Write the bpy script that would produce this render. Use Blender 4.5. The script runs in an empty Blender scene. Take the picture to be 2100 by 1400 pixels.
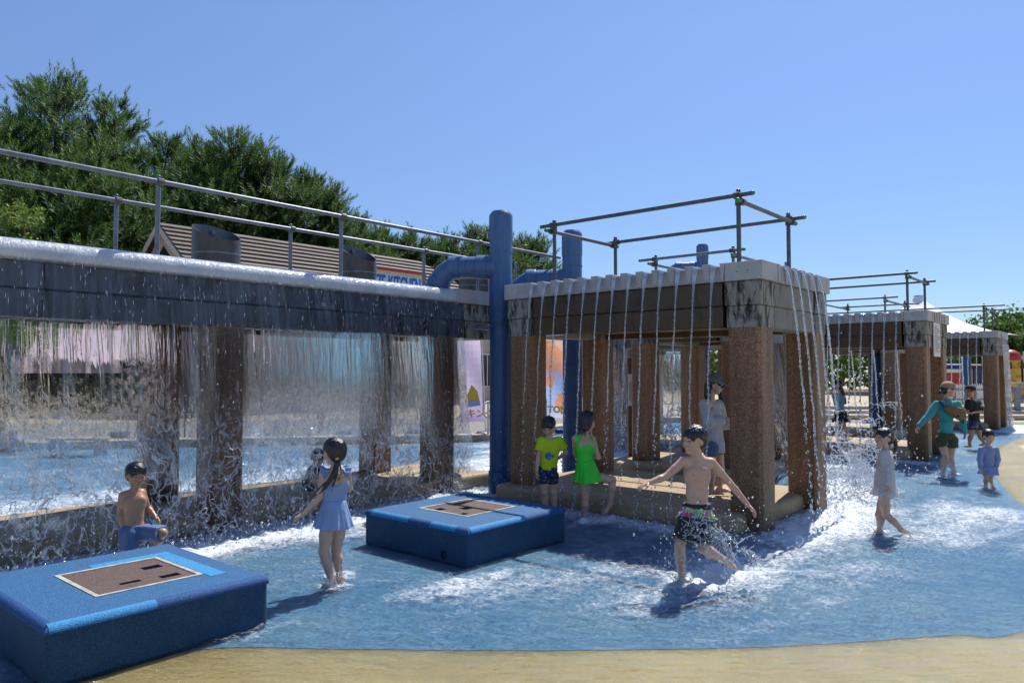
import bpy, math, random
import numpy as np
from mathutils import Vector, Matrix, Euler
R = math.radians
scene = bpy.context.scene
col = scene.collection
# ------------------------------------------------------------ camera
FPX, W0, H0 = 1523.0, 2100.0, 1400.0
PITCH = math.atan((761 - 700) / FPX)
CAMH = 1.7
cam_data = bpy.data.cameras.new('camera')
cam_data.sensor_width = 36.0
cam_data.lens = FPX / W0 * 36.0
cam_data.clip_start = 0.05
cam_data.clip_end = 3000
cam = bpy.data.objects.new('camera', cam_data)
col.objects.link(cam)
cam.location = (0, 0, CAMH)
cam.rotation_euler = (math.pi / 2 + PITCH, 0, 0)
scene.camera = cam
# ------------------------------------------------------------ world, sun, exposure
SUN_EL, SUN_AZ = R(56), R(30)          # azimuth measured from +Y towards +X
world = bpy.data.worlds.new('World')
scene.world = world
world.use_nodes = True
wn = world.node_tree
wn.nodes.clear()
wo = wn.nodes.new('ShaderNodeOutputWorld')
wb = wn.nodes.new('ShaderNodeBackground')
ws = wn.nodes.new('ShaderNodeTexSky')
ws.sky_type = 'NISHITA'
ws.sun_disc = False
ws.sun_elevation = SUN_EL
ws.sun_rotation = SUN_AZ
ws.altitude = 100
ws.air_density = 1.0
ws.dust_density = 0.2
ws.ozone_density = 4.5
wb.inputs['Strength'].default_value = 0.115
hs = wn.nodes.new('ShaderNodeHueSaturation')
hs.inputs['Saturation'].default_value = 1.0
hs.inputs['Hue'].default_value = 0.508
wn.links.new(ws.outputs[0], hs.inputs['Color'])
tcw = wn.nodes.new('ShaderNodeTexCoord'); spw = wn.nodes.new('ShaderNodeSeparateXYZ'); rpw = wn.nodes.new('ShaderNodeValToRGB'); mxw = wn.nodes.new('ShaderNodeMix')
mxw.data_type = 'RGBA'; mxw.blend_type = 'MULTIPLY'; mxw.inputs[0].default_value = 1.0
rpw.color_ramp.elements[0].position = 0.0; rpw.color_ramp.elements[0].color = (.52, .60, .70, 1)
rpw.color_ramp.elements[1].position = 0.42; rpw.color_ramp.elements[1].color = (.91, .96, 1.0, 1)
wn.links.new(tcw.outputs['Generated'], spw.inputs[0]); wn.links.new(spw.outputs[2], rpw.inputs[0])
wn.links.new(hs.outputs[0], mxw.inputs[6]); wn.links.new(rpw.outputs[0], mxw.inputs[7]); wn.links.new(mxw.outputs[2], wb.inputs[0])
wn.links.new(wb.outputs[0], wo.inputs[0])
sd = bpy.data.lights.new('sun', 'SUN')
sd.energy = 4.4
sd.angle = R(0.5)
sd.color = (1.0, 0.95, 0.87)
sun = bpy.data.objects.new('sun', sd)
col.objects.link(sun)
sdir = Vector((math.sin(SUN_AZ) * math.cos(SUN_EL), math.cos(SUN_AZ) * math.cos(SUN_EL), math.sin(SUN_EL)))
sun.rotation_euler = (-sdir).to_track_quat('-Z', 'Y').to_euler()
sun.location = sdir * 50
scene.view_settings.view_transform = 'Standard'
scene.view_settings.look = 'None'
scene.view_settings.exposure = 0.38
scene.view_settings.gamma = 1.0
scene.view_settings.use_curve_mapping = False
scene.cycles.max_bounces = 10
scene.cycles.transparent_max_bounces = 24
scene.cycles.sample_clamp_indirect = 6
scene.cycles.caustics_reflective = False
scene.cycles.caustics_refractive = False

# ------------------------------------------------------------ coordinates
cp, sp = math.cos(PITCH), math.sin(PITCH)
DA = Vector((math.sin(R(40.9)), math.cos(R(40.9)), 0))   # along the long fountain wall
DB = Vector((-math.cos(R(40.9)), math.sin(R(40.9)), 0))  # across it
def ray(px, py):
    u, v = (px - 1050) / FPX, (700 - py) / FPX
    return Vector((u, cp - v * sp, sp + v * cp))
def P(px, py, Y):
    d = ray(px, py); t = Y / d.y
    return Vector((d.x * t, Y, CAMH + d.z * t))
def G(px, py, z=0.0):
    d = ray(px, py); t = (z - CAMH) / d.z
    return Vector((d.x * t, d.y * t, z))
def AB(a, b, z=0.0):
    v = DA * a + DB * b
    return Vector((v.x, v.y, z))
def toab(v):
    return v.x * DA.x + v.y * DA.y, v.x * DB.x + v.y * DB.y

# ------------------------------------------------------------ objects
def tag(o, label=None, cat=None, group=None, kind=None):
    if label: o['label'] = label
    if cat: o['category'] = cat
    if group: o['group'] = group
    if kind: o['kind'] = kind
    return o
def thing(name, label, cat, loc=(0, 0, 0), group=None):
    o = bpy.data.objects.new(name, None)
    o.empty_display_size = 0.2
    col.objects.link(o)
    o.location = loc
    return tag(o, label, cat, group)
def root_loc(p):
    v = Vector((0, 0, 0))
    while p is not None:
        v += Vector(p.location); p = p.parent
    return v
def link_mesh(name, me, m, parent=None, smooth=False, origin=None):
    o = bpy.data.objects.new(name, me)
    col.objects.link(o)
    if m is not None:
        for x in (m if isinstance(m, (list, tuple)) else [m]): me.materials.append(x)
    if parent is not None:
        o.parent = parent
    if smooth:
        me.polygons.foreach_set('use_smooth', [True] * len(me.polygons))
    return o
def np_mesh(name, V, F, m, parent=None, smooth=False, mi=None, origin=None):
    """V (n,3) world coordinates, F (k,3|4)"""
    V = np.asarray(V, dtype=np.float32).reshape(-1, 3)
    off = root_loc(parent) if parent is not None else Vector(origin if origin is not None else (0, 0, 0))
    V = V - np.array(off, dtype=np.float32)
    F = np.asarray(F, dtype=np.int32)
    k = F.shape[1] if len(F) else 3
    me = bpy.data.meshes.new(name)
    me.vertices.add(len(V)); me.vertices.foreach_set('co', V.ravel())
    me.loops.add(F.size); me.loops.foreach_set('vertex_index', F.ravel())
    me.polygons.add(len(F))
    me.polygons.foreach_set('loop_start', np.arange(0, F.size, k, dtype=np.int32))
    if mi is not None: me.polygons.foreach_set('material_index', np.asarray(mi, dtype=np.int32))
    me.update(calc_edges=True)
    me.validate()
    o = link_mesh(name, me, m, parent, smooth)
    if parent is None: o.location = off
    return o
class MB:
    def __init__(self): self.v = []; self.f = []; self.mi = []; self.cur = 0
    def add(self, vs, fs):
        n = len(self.v); self.v += [tuple(x) for x in vs]
        for f in fs: self.f.append(tuple(i + n for i in f)); self.mi.append(self.cur)
    def box(self, c, sx, sy, sz, X=Vector((1, 0, 0)), Y=Vector((0, 1, 0)), Z=Vector((0, 0, 1)), taper=(1, 1)):
        c = Vector(c); vs = []
        for k in (-1, 1):
            t = taper if k > 0 else (1, 1)
            for j, i in ((-1, -1), (-1, 1), (1, 1), (1, -1)):
                vs.append(c + X * (i * sx / 2 * t[0]) + Y * (j * sy / 2 * t[1]) + Z * (k * sz / 2))
        self.add(vs, [(0, 3, 2, 1), (4, 5, 6, 7), (0, 1, 5, 4), (1, 2, 6, 5), (2, 3, 7, 6), (3, 0, 4, 7)])
    def ab(self, a0, a1, b0, b1, z0, z1):
        self.box(AB((a0 + a1) / 2, (b0 + b1) / 2, (z0 + z1) / 2), a1 - a0, b1 - b0, z1 - z0, DA, DB)
    def prism(self, pts, d):
        """closed outline pts extruded by vector d"""
        n = len(pts); d = Vector(d)
        self.add([Vector(p) for p in pts] + [Vector(p) + d for p in pts],
                 [tuple(range(n - 1, -1, -1)), tuple(range(n, 2 * n))] + [(i, (i + 1) % n, n + (i + 1) % n, n + i) for i in range(n)])
    def tube(self, pts, rad, seg=10, cap=True):
        pts = [Vector(p) for p in pts]; n = len(pts)
        if not isinstance(rad, (list, tuple)): rad = [rad] * n
        t0 = (pts[1] - pts[0]).normalized()
        u = t0.orthogonal().normalized()
        vs = []
        for i, p in enumerate(pts):
            t = (pts[min(i + 1, n - 1)] - pts[max(i - 1, 0)])
            t = t.normalized() if t.length > 1e-9 else t0
            u = (u - t * u.dot(t)); u = u.normalized() if u.length > 1e-6 else t.orthogonal().normalized()
            w = t.cross(u)
            for k in range(seg):
                an = 2 * math.pi * k / seg
                vs.append(p + (u * math.cos(an) + w * math.sin(an)) * rad[i])
        fs = []
        for i in range(n - 1):
            for k in range(seg):
                a, b = i * seg + k, i * seg + (k + 1) % seg
                fs.append((a, b, b + seg, a + seg))
        if cap:
            fs.append(tuple(range(seg - 1, -1, -1))); fs.append(tuple(range((n - 1) * seg, n * seg)))
        self.add(vs, fs)
    def blob(self, c, r, seg=6, rings=4, sc=(1, 1, 1), rot=None):
        c = Vector(c); vs = [Vector((0, 0, 1))]
        for i in range(1, rings):
            th = math.pi * i / rings
            for k in range(seg):
                ph = 2 * math.pi * k / seg
                vs.append(Vector((math.sin(th) * math.cos(ph), math.sin(th) * math.sin(ph), math.cos(th))))
        vs.append(Vector((0, 0, -1)))
        out = []
        for v in vs:
            v = Vector((v.x * sc[0], v.y * sc[1], v.z * sc[2])) * r
            if rot: v = rot @ v
            out.append(c + v)
        fs = [(0, 1 + k, 1 + (k + 1) % seg) for k in range(seg)]
        for i in range(rings - 2):
            for k in range(seg):
                a = 1 + i * seg + k; b = 1 + i * seg + (k + 1) % seg
                fs.append((a, a + seg, b + seg, b))
        e = len(vs) - 1; s = 1 + (rings - 2) * seg
        fs += [(e, s + (k + 1) % seg, s + k) for k in range(seg)]
        self.add(out, fs)
    def build(self, name, m, parent=None, bevel=0, smooth=False, origin=None, segs=2):
        off = root_loc(parent) if parent is not None else Vector(origin if origin is not None else (0, 0, 0))
        me = bpy.data.meshes.new(name)
        me.from_pydata([(x - off.x, y - off.y, z - off.z) for x, y, z in self.v], [], self.f)
        me.polygons.foreach_set('material_index', self.mi)
        me.update()
        o = link_mesh(name, me, m, parent, smooth)
        if parent is None: o.location = off
        if bevel:
            b = o.modifiers.new('bevel', 'BEVEL'); b.width = bevel; b.segments = segs; b.limit_method = 'ANGLE'; b.angle_limit = R(40)
        if smooth:
            try: me.set_sharp_from_angle(angle=R(40))
            except Exception: pass
        return o

# ------------------------------------------------------------ materials
class NT:
    def __init__(self, name):
        self.m = bpy.data.materials.new(name); self.m.use_nodes = True
        self.t = self.m.node_tree; self.t.nodes.clear()
        self.out = self.t.nodes.new('ShaderNodeOutputMaterial')
    def n(self, typ, props=None, **inp):
        x = self.t.nodes.new('ShaderNode' + typ)
        for k, v in (props or {}).items(): setattr(x, k, v)
        for k, v in inp.items():
            k = k.replace('_', ' ')
            s = x.inputs[int(k[1:])] if k[0] == 'i' and k[1:].isdigit() else x.inputs[k]
            self.set(s, v)
        return x
    def set(self, s, v):
        if isinstance(v, bpy.types.Node): self.t.links.new(v.outputs[0], s)
        elif isinstance(v, bpy.types.NodeSocket): self.t.links.new(v, s)
        else:
            if isinstance(v, tuple) and len(v) == 3 and s.type == 'RGBA': v = v + (1,)
            s.default_value = v
    def coord(self, which='Object', scale=(1, 1, 1), rot=(0, 0, 0), loc=(0, 0, 0)):
        tc = self.n('TexCoord')
        mp = self.n('Mapping', i0=tc.outputs[which])
        mp.inputs['Scale'].default_value = scale; mp.inputs['Rotation'].default_value = rot; mp.inputs['Location'].default_value = loc
        return mp
    def noise(self, vec, scale, detail=3, rough=.55, dist=0):
        x = self.n('TexNoise', Scale=float(scale), Detail=float(detail), Roughness=rough, Distortion=float(dist)); self.set(x.inputs['Vector'], vec); return x.outputs[0]
    def ramp(self, fac, stops, interp='LINEAR'):
        r = self.n('ValToRGB'); self.set(r.inputs[0], fac); r.color_ramp.interpolation = interp
        e = r.color_ramp.elements
        while len(e) < len(stops): e.new(0.5)
        for el, (p, c) in zip(e, stops):
            el.position = p; el.color = (c, c, c, 1) if isinstance(c, (int, float)) else tuple(c) + (1,)
        return r.outputs[0]
    def mix(self, fac, a, b, mode='MIX'):
        x = self.n('Mix', {'data_type': 'RGBA', 'blend_type': mode})
        self.set(x.inputs[0], fac); self.set(x.inputs[6], a); self.set(x.inputs[7], b); return x.outputs[2]
    def math(self, op, a, b=0.5, clamp=False):
        x = self.n('Math', {'operation': op, 'use_clamp': clamp}); self.set(x.inputs[0], a); self.set(x.inputs[1], b); return x.outputs[0]
    def bump(self, h, strength=.3, dist=.01, normal=None):
        x = self.n('Bump', Strength=strength, Distance=dist); self.set(x.inputs['Height'], h)
        if normal is not None: self.set(x.inputs['Normal'], normal)
        return x.outputs[0]
    def pbr(self, color, rough=.6, normal=None, **kw):
        x = self.n('BsdfPrincipled'); self.set(x.inputs['Base Color'], color); self.set(x.inputs['Roughness'], rough)
        if normal is not None: self.set(x.inputs['Normal'], normal)
        for k, v in kw.items(): self.set(x.inputs[k.replace('_', ' ')], v)
        return x.outputs[0]
    def done(self, sh):
        self.t.links.new(sh, self.out.inputs[0]); return self.m
MATS = {}
def simple(name, c, rough=.6, var=.12, scale=8, bump=0, bscale=60, **kw):
    """paint-like material: base colour with soft patchy variation and a fine grain"""
    if name in MATS: return MATS[name]
    t = NT(name); co = t.coord()
    n1 = t.noise(co, scale, 4)
    d = tuple(x * (1 - var * 1.6) for x in c); l = tuple(min(1, x * (1 + var)) for x in c)
    cc = t.ramp(n1, [(.3, d), (.7, l)])
    nm = t.bump(t.noise(co, bscale, 3), .35, bump) if bump else None
    MATS[name] = t.done(t.pbr(cc, rough, nm, **kw)); return MATS[name]
def speckle(name, c1, c2, scale, rough=.8, bump=.002, big=None, bigscale=1.2, c3=None, stretch=None, **kw):
    t = NT(name); co = t.coord()
    v = t.n('TexVoronoi', Scale=float(scale)); t.set(v.inputs['Vector'], co)
    s = t.n('SeparateColor', i0=v.outputs['Color'])
    cc = t.ramp(s.outputs[0], [(0, c1), (.55, tuple((a + b) / 2 for a, b in zip(c1, c2))), (1, c2)])
    if c3: cc = t.mix(t.ramp(s.outputs[1], [(.86, 0), (.9, 1)]), cc, c3)
    if big:
        cs = t.coord(scale=stretch or (1, 1, 1))
        cc = t.mix(t.ramp(t.noise(cs, bigscale, 5, .6), [(.38, 0), (.66, 1)]), cc, big, 'MULTIPLY')
    nm = t.bump(v.outputs['Distance'], .5, bump)
    return t.done(t.pbr(cc, rough, nm, **kw))
# ------------------------------------------------------------ material library
M = {}
M['ground'] = speckle('plaza_paving', (.40, .34, .22), (.52, .45, .31), 120, .75, .0015, (.74, .72, .68), .9)
M['apron'] = speckle('beige_rubber_floor', (.50, .36, .13), (.68, .51, .22), 150, .55, .0015, (.72, .70, .66), .8)
def floor_mat():
    t = NT('blue_pool_floor'); co = t.coord()
    v = t.n('TexVoronoi', Scale=150.0); t.set(v.inputs['Vector'], co)
    s = t.n('SeparateColor', i0=v.outputs['Color'])
    c = t.ramp(s.outputs[0], [(0, (.07, .30, .60)), (1, (.18, .45, .76))])
    c = t.mix(t.ramp(t.noise(co, .55, 4, .6), [(.35, 0), (.7, 1)]), c, (.30, .54, .76))
    c = t.mix(t.ramp(t.noise(co, 2.6, 5, .65), [(.45, 0), (.75, .5)]), c, (.40, .60, .74))
    return t.done(t.pbr(c, .6, t.bump(v.outputs['Distance'], .4, .001)))
M['pool_floor'] = floor_mat()
def pillar_mat():
    t = NT('washed_gravel_pillar'); co = t.coord()
    v = t.n('TexVoronoi', Scale=115.0); t.set(v.inputs['Vector'], co)
    s = t.n('SeparateColor', i0=v.outputs['Color'])
    c = t.ramp(s.outputs[0], [(0, (.11, .055, .028)), (.5, (.26, .138, .068)), (.85, (.36, .20, .10)), (1, (.48, .32, .20))])
    st = t.coord(scale=(3.2, 3.2, .45))
    c = t.mix(t.ramp(t.noise(st, 1.6, 5, .65), [(.42, 0), (.62, .75)]), c, (.55, .48, .42), 'MULTIPLY')
    # wet foot
    g = t.n('SeparateXYZ', i0=t.coord())
    c = t.mix(t.ramp(t.math('ADD', g.outputs[2], t.math('MULTIPLY', t.noise(co, 3, 4), .5)), [(.35, 1), (.75, 0)]), c, (.6, .56, .5), 'MULTIPLY')
    return t.done(t.pbr(c, .5, t.bump(v.outputs['Distance'], .6, .003)))
M['pillar'] = pillar_mat()
M['slab'] = speckle('beige_gravel_plinth', (.34, .24, .13), (.56, .44, .27), 130, .6, .0015, (.68, .64, .58), 1.1, stretch=(1, 1, 3))
def concrete(name, base, dark, amount, sc=2.2, rough=.75, stretch=(1.6, 1.6, .5), holes=False):
    t = NT(name); co = t.coord(); st = t.coord(scale=stretch)
    n = t.noise(st, sc * 2, 6, .7, .6)
    c = t.mix(t.ramp(t.noise(co, 6, 4), [(.3, 0), (.7, 1)]), tuple(x * .82 for x in base), base)
    c = t.mix(t.ramp(n, [(amount - .07, 1), (amount + .06, 0)]), c, dark)
    c = t.mix(t.ramp(t.noise(co, 30, 3), [(.62, 0), (.72, .5)]), c, tuple(x * .6 for x in base))
    return t.done(t.pbr(c, rough, t.bump(t.noise(co, 45, 5), .4, .004)))
M['corner'] = concrete('stained_concrete', (.33, .32, .28), (.022, .018, .013), .48, 3.2, .75, (2.4, 2.4, .6))
M['beam'] = concrete('wet_brown_concrete', (.095, .058, .025), (.03, .02, .011), .42, 1.6, .35)
M['beamside'] = concrete('grey_weathered_concrete', (.27, .26, .23), (.06, .055, .045), .38, 2.0, .7)
M['wetblue'] = concrete('wet_dark_concrete', (.105, .125, .155), (.035, .045, .06), .46, 1.3, .25)
M['soffit'] = simple('tan_soffit', (.30, .23, .13), .8, .2, 3, .002)
def cap_mat():
    t = NT('grey_coping_stone'); co = t.coord()
    st = t.coord(scale=(2.5, 2.5, .8))
    c = t.ramp(t.noise(co, 5, 5), [(.3, (.36, .37, .38)), (.7, (.50, .51, .51))])
    c = t.mix(t.ramp(t.noise(st, 4, 5, .7), [(.6, 0), (.75, .5)]), c, (.22, .19, .15))
    return t.done(t.pbr(c, .6, t.bump(t.noise(co, 60, 4), .3, .002)))
M['cap'] = cap_mat()
def lip_mat():
    t = NT('wet_white_lip'); co = t.coord()
    c = t.ramp(t.noise(co, 3, 5), [(.3, (.42, .46, .52)), (.7, (.60, .64, .68))])
    st = t.coord(rot=(0, 0, R(49.1)), scale=(1, 1, .25))
    h = t.noise(st, 28, 4, .65, .3)
    return t.done(t.pbr(c, .08, t.bump(h, .9, .014), IOR=1.33, Coat_Weight=1.0, Coat_Roughness=.05))
M['lip'] = lip_mat()
M['pipe'] = simple('blue_painted_pipe', (.035, .13, .34), .42, .22, 5, .0015, 25)
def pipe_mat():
    t = NT('blue_pipe_sunlit_top'); co = t.coord(); st = t.coord(scale=(3, 3, .5))
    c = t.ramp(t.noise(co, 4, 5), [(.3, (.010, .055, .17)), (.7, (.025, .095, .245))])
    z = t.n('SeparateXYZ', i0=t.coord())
    up = t.ramp(t.math('DIVIDE', z.outputs[2], 4.2), [(.62, 0), (.8, .75)])  # upper part painted paler, as if sunlit above the shaded length
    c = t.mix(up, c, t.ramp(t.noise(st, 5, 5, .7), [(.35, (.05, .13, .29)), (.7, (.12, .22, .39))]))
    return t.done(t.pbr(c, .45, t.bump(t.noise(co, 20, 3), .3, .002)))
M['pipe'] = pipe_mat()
M['galv'] = simple('galvanised_tube', (.17, .20, .25), .42, .18, 12, .001, 60, Metallic=.35)
M['darktube'] = simple('backlit_dark_tube', (.10, .12, .13), .45, .2, 12, .001, 60, Metallic=.4)  # galvanised tube darkened in its colour to stand for backlit shade
M['clamp'] = simple('dark_steel_clamp', (.12, .12, .12), .5, .3, 30, .001, 80, Metallic=.7)
M['greencap'] = simple('green_plastic_cap', (.02, .26, .12), .4)
M['duct'] = concrete('weathered_steel_duct', (.075, .068, .065), (.04, .03, .028), .45, 3, .35, (1, 1, .6))
M['ductin'] = simple('duct_inside', (.10, .12, .15), .35, .2, 4, Metallic=.4)
def rubber(name, c1, c2, c3=None):
    t = NT(name); co = t.coord()
    v = t.n('TexVoronoi', Scale=190.0); t.set(v.inputs['Vector'], co)
    s = t.n('SeparateColor', i0=v.outputs['Color'])
    c = t.ramp(s.outputs[0], [(0, c1), (1, c2)])
    if c3: c = t.mix(t.ramp(t.noise(co, 4.5, 6, .7), [(.5, 0), (.66, .65)]), c, c3)
    return t.done(t.pbr(c, .7, t.bump(v.outputs['Distance'], .8, .004)))
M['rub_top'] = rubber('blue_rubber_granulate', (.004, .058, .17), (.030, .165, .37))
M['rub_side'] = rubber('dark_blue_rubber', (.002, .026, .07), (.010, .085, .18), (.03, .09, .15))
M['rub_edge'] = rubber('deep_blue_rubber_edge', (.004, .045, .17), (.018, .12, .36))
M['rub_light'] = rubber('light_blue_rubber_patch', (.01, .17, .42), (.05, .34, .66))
M['lid'] = rubber('brown_rubber_lid', (.05, .03, .028), (.17, .115, .10))
M['frame'] = simple('worn_metal_frame', (.46, .45, .40), .5, .25, 14, .001)
M['black'] = simple('black_void', (.006, .006, .006), .9)
# ---- falling water
def sheet_mat(name, tint=(.93, .96, 1.0)):
    t = NT(name); tc = t.n('TexCoord')
    uv = tc.outputs['UV']            # u = metres along, v = metres up
    def mp(s, src=uv):
        m = t.n('Mapping', i0=src); m.inputs['Scale'].default_value = s; return m
    fine = t.noise(mp((15, .9, 1)), 1.0, 3.5, .58, .5)
    rag = t.noise(mp((26, 11, 1)), 1.0, 4, .65, .7)
    sep = t.n('SeparateXYZ', i0=uv)
    vz = t.math('ADD', sep.outputs[1], t.math('MULTIPLY', t.math('SUBTRACT', t.noise(mp((1.6, 1.0, 1)), 1, 3), .5), 1.1))
    lowf = t.ramp(t.math('DIVIDE', vz, 3.0), [(.22, 1), (.46, 0)])        # torn part
    midf = t.ramp(t.math('DIVIDE', vz, 3.0), [(.30, 1), (.62, 0)])        # ragged part
    h = t.mix(midf, fine, rag)
    nm = t.bump(h, 1.0, .05)
    tr = t.n('BsdfTransparent', Color=tint + (1,))
    gl = t.n('BsdfGlass', Color=(.97, .98, 1, 1), Roughness=.02, IOR=1.22, Normal=nm)
    sp_ = t.n('BsdfGlossy', Color=(1, 1, 1, 1), Roughness=.16, Normal=nm)
    df = t.n('BsdfDiffuse', Color=(.72, .79, .88, 1), Normal=nm); tl = t.n('BsdfTranslucent', Color=(.8, .87, .96, 1), Normal=nm)
    wt = t.n('MixShader', i0=.5, i1=df.outputs[0], i2=tl.outputs[0])
    st = t.ramp(h, [(.50, 0), (.60, 1)])
    thin = t.ramp(h, [(.36, 1), (.46, 0)])                              # thin spots : nearly clear
    a = t.n('MixShader', i0=t.math('MULTIPLY', st, .14), i1=gl.outputs[0], i2=sp_.outputs[0])
    a2 = t.n('MixShader', i0=t.math('MULTIPLY', st, t.ramp(midf, [(0, .02), (1, .38)])), i1=a.outputs[0], i2=wt.outputs[0])
    up = t.n('MixShader', i0=t.math('ADD', t.ramp(t.math('DIVIDE', sep.outputs[1], 3.0), [(.68, .14), (.74, .62)]), t.math('MULTIPLY', thin, .34)), i1=a2.outputs[0], i2=tr.outputs[0])
    # torn lower part : curling filaments from ridged noise
    wz = t.n('TexNoise', Scale=2.6, Detail=2.0); t.set(wz.inputs['Vector'], uv)
    wv = t.n('Mix', {'data_type': 'VECTOR'}); wv.inputs[0].default_value = .22
    t.set(wv.inputs[4], uv); t.set(wv.inputs[5], wz.outputs['Color'])
    def ridge(sc, w, loc=0.0):
        m = mp(sc, wv.outputs[1]); m.inputs['Location'].default_value = (loc, loc, 0)
        n = t.noise(m, 1.0, 2.5, .5, .35)
        return t.ramp(t.math('ABSOLUTE', t.math('SUBTRACT', n, .5)), [(0, 1), (w * .45, .85), (w, 0)])
    gate = t.ramp(t.noise(mp((3.0, 2.0, 1)), 1, 3), [(.40, .15), (.60, 1)])
    e = t.math('MAXIMUM', ridge((8, 4.6, 1), .020), t.math('MULTIPLY', ridge((15, 9, 1), .030, 3.1), gate))
    e = t.math('MAXIMUM', e, t.math('MULTIPLY', ridge((5, 3, 1), .012, 7.7), .9))
    nb = t.bump(e, 1.0, .05, nm)
    glw = t.n('BsdfGlass', Color=(.97, .98, 1, 1), Roughness=.04, IOR=1.3, Normal=nb)
    gs = t.n('BsdfGlossy', Color=(1, 1, 1, 1), Roughness=.14, Normal=nb)
    s1 = t.n('MixShader', i0=.66, i1=glw.outputs[0], i2=wt.outputs[0])
    s2 = t.n('MixShader', i0=.28, i1=s1.outputs[0], i2=gs.outputs[0])
    blob = t.ramp(t.noise(mp((4.5, 3.0, 1)), 1, 4, .6), [(.50, 0), (.60, .55)])    # remaining film patches
    film = t.n('MixShader', i0=blob, i1=tr.outputs[0], i2=a2.outputs[0])
    low = t.n('MixShader', i0=e, i1=film.outputs[0], i2=s2.outputs[0])
    fin = t.n('MixShader', i0=lowf, i1=up.outputs[0], i2=low.outputs[0])
    return t.done(fin.outputs[0])
M['sheet'] = sheet_mat('falling_water_sheet')
def strand_mat(name='falling_water_jet', white=.2):
    t = NT(name); co = t.coord()
    nm = t.bump(t.noise(co, 60, 3), .6, .01)
    gl = t.n('BsdfGlass', Color=(.96, .98, 1, 1), Roughness=.03, IOR=1.33, Normal=nm)
    tr = t.n('BsdfTransparent', Color=(.95, .97, 1, 1))
    tl = t.n('BsdfTranslucent', Color=(.85, .9, 1, 1)); df = t.n('BsdfDiffuse', Color=(.8, .87, .95, 1))
    gs = t.n('BsdfGlossy', Color=(1, 1, 1, 1), Roughness=.12, Normal=nm)
    w = t.n('MixShader', i0=.5, i1=tl.outputs[0], i2=df.outputs[0])
    a = t.n('MixShader', i0=white, i1=gl.outputs[0], i2=w.outputs[0])
    b = t.n('MixShader', i0=.2, i1=a.outputs[0], i2=gs.outputs[0])
    c = t.n('MixShader', i0=.78, i1=tr.outputs[0], i2=b.outputs[0])
    return t.done(c.outputs[0])
M['jet'] = strand_mat()
M['spray'] = strand_mat('splash_water', .5)
def pool_mat():
    t = NT('shallow_moving_water'); co = t.coord()
    fo = t.n('Attribute', {'attribute_name': 'foam'}); foam = fo.outputs['Fac']
    ca = t.coord(rot=(0, 0, R(20)), scale=(1, 1.7, 1))
    n1 = t.noise(ca, 7, 4, .6, .6); n2 = t.noise(ca, 30, 4, .7, .6)
    h = t.math('ADD', t.math('MULTIPLY', n1, .6), t.math('MULTIPLY', n2, .4))
    dp = t.n('Attribute', {'attribute_name': 'depth'})
    bn = t.n('Bump', Strength=1.0); t.set(bn.inputs['Height'], h); t.set(bn.inputs['Distance'], t.math('ADD', t.math('MULTIPLY', dp.outputs['Fac'], .09), .03)); nm = bn.outputs[0]
    tr = t.n('BsdfTransparent', Color=(.92, .98, 1, 1))
    rf = t.n('BsdfRefraction', Color=(.92, .98, 1, 1), Roughness=.03, IOR=1.33, Normal=nm)
    gs = t.n('BsdfGlossy', Color=(1, 1, 1, 1), Roughness=.07, Normal=nm)
    fr = t.n('Fresnel', IOR=1.33, Normal=nm)
    body = t.n('MixShader', i0=.10, i1=tr.outputs[0], i2=rf.outputs[0])
    w = t.n('MixShader', i0=fr.outputs[0], i1=body.outputs[0], i2=gs.outputs[0])
    # foam, with fine white grain also painted in for sparkle on the water
    v = t.n('TexVoronoi', {'feature': 'DISTANCE_TO_EDGE'}, Scale=16.0)
    wv = t.n('Mix', {'data_type': 'VECTOR'}); wv.inputs[0].default_value = .3
    nz = t.n('TexNoise', Scale=4.0, Detail=3.0); t.set(nz.inputs['Vector'], co)
    t.set(wv.inputs[4], co); t.set(wv.inputs[5], nz.outputs['Color']); t.set(v.inputs['Vector'], wv.outputs[1])
    lace = t.ramp(v.outputs[0], [(0, 1), (.16, 0)])
    cl = t.noise(co, 5, 6, .72, .5)
    fine = t.noise(t.coord(rot=(0, 0, R(20)), scale=(1, 1.9, 1)), 26, 5, .72, .8)
    m = t.math('ADD', t.math('MULTIPLY', foam, 1.15), t.math('MULTIPLY', t.math('SUBTRACT', cl, .5), .95))
    m = t.math('ADD', m, t.math('MULTIPLY', t.math('SUBTRACT', fine, .5), 1.7))
    m = t.math('ADD', m, t.math('MULTIPLY', lace, t.math('MULTIPLY', foam, .25)))
    mk = t.ramp(m, [(.36, 0), (.66, .28), (1.2, .88)])
    fn = t.bump(t.noise(co, 45, 4, .7), .8, .02)
    fb = t.n('BsdfDiffuse', Color=(.80, .87, .93, 1), Normal=fn); fg = t.n('BsdfGlossy', Color=(1, 1, 1, 1), Roughness=.3, Normal=fn)
    fm = t.n('MixShader', i0=.06, i1=fb.outputs[0], i2=fg.outputs[0])
    a = t.n('MixShader', i0=mk, i1=w.outputs[0], i2=fm.outputs[0])
    return t.done(a.outputs[0])
M['water'] = pool_mat()
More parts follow.
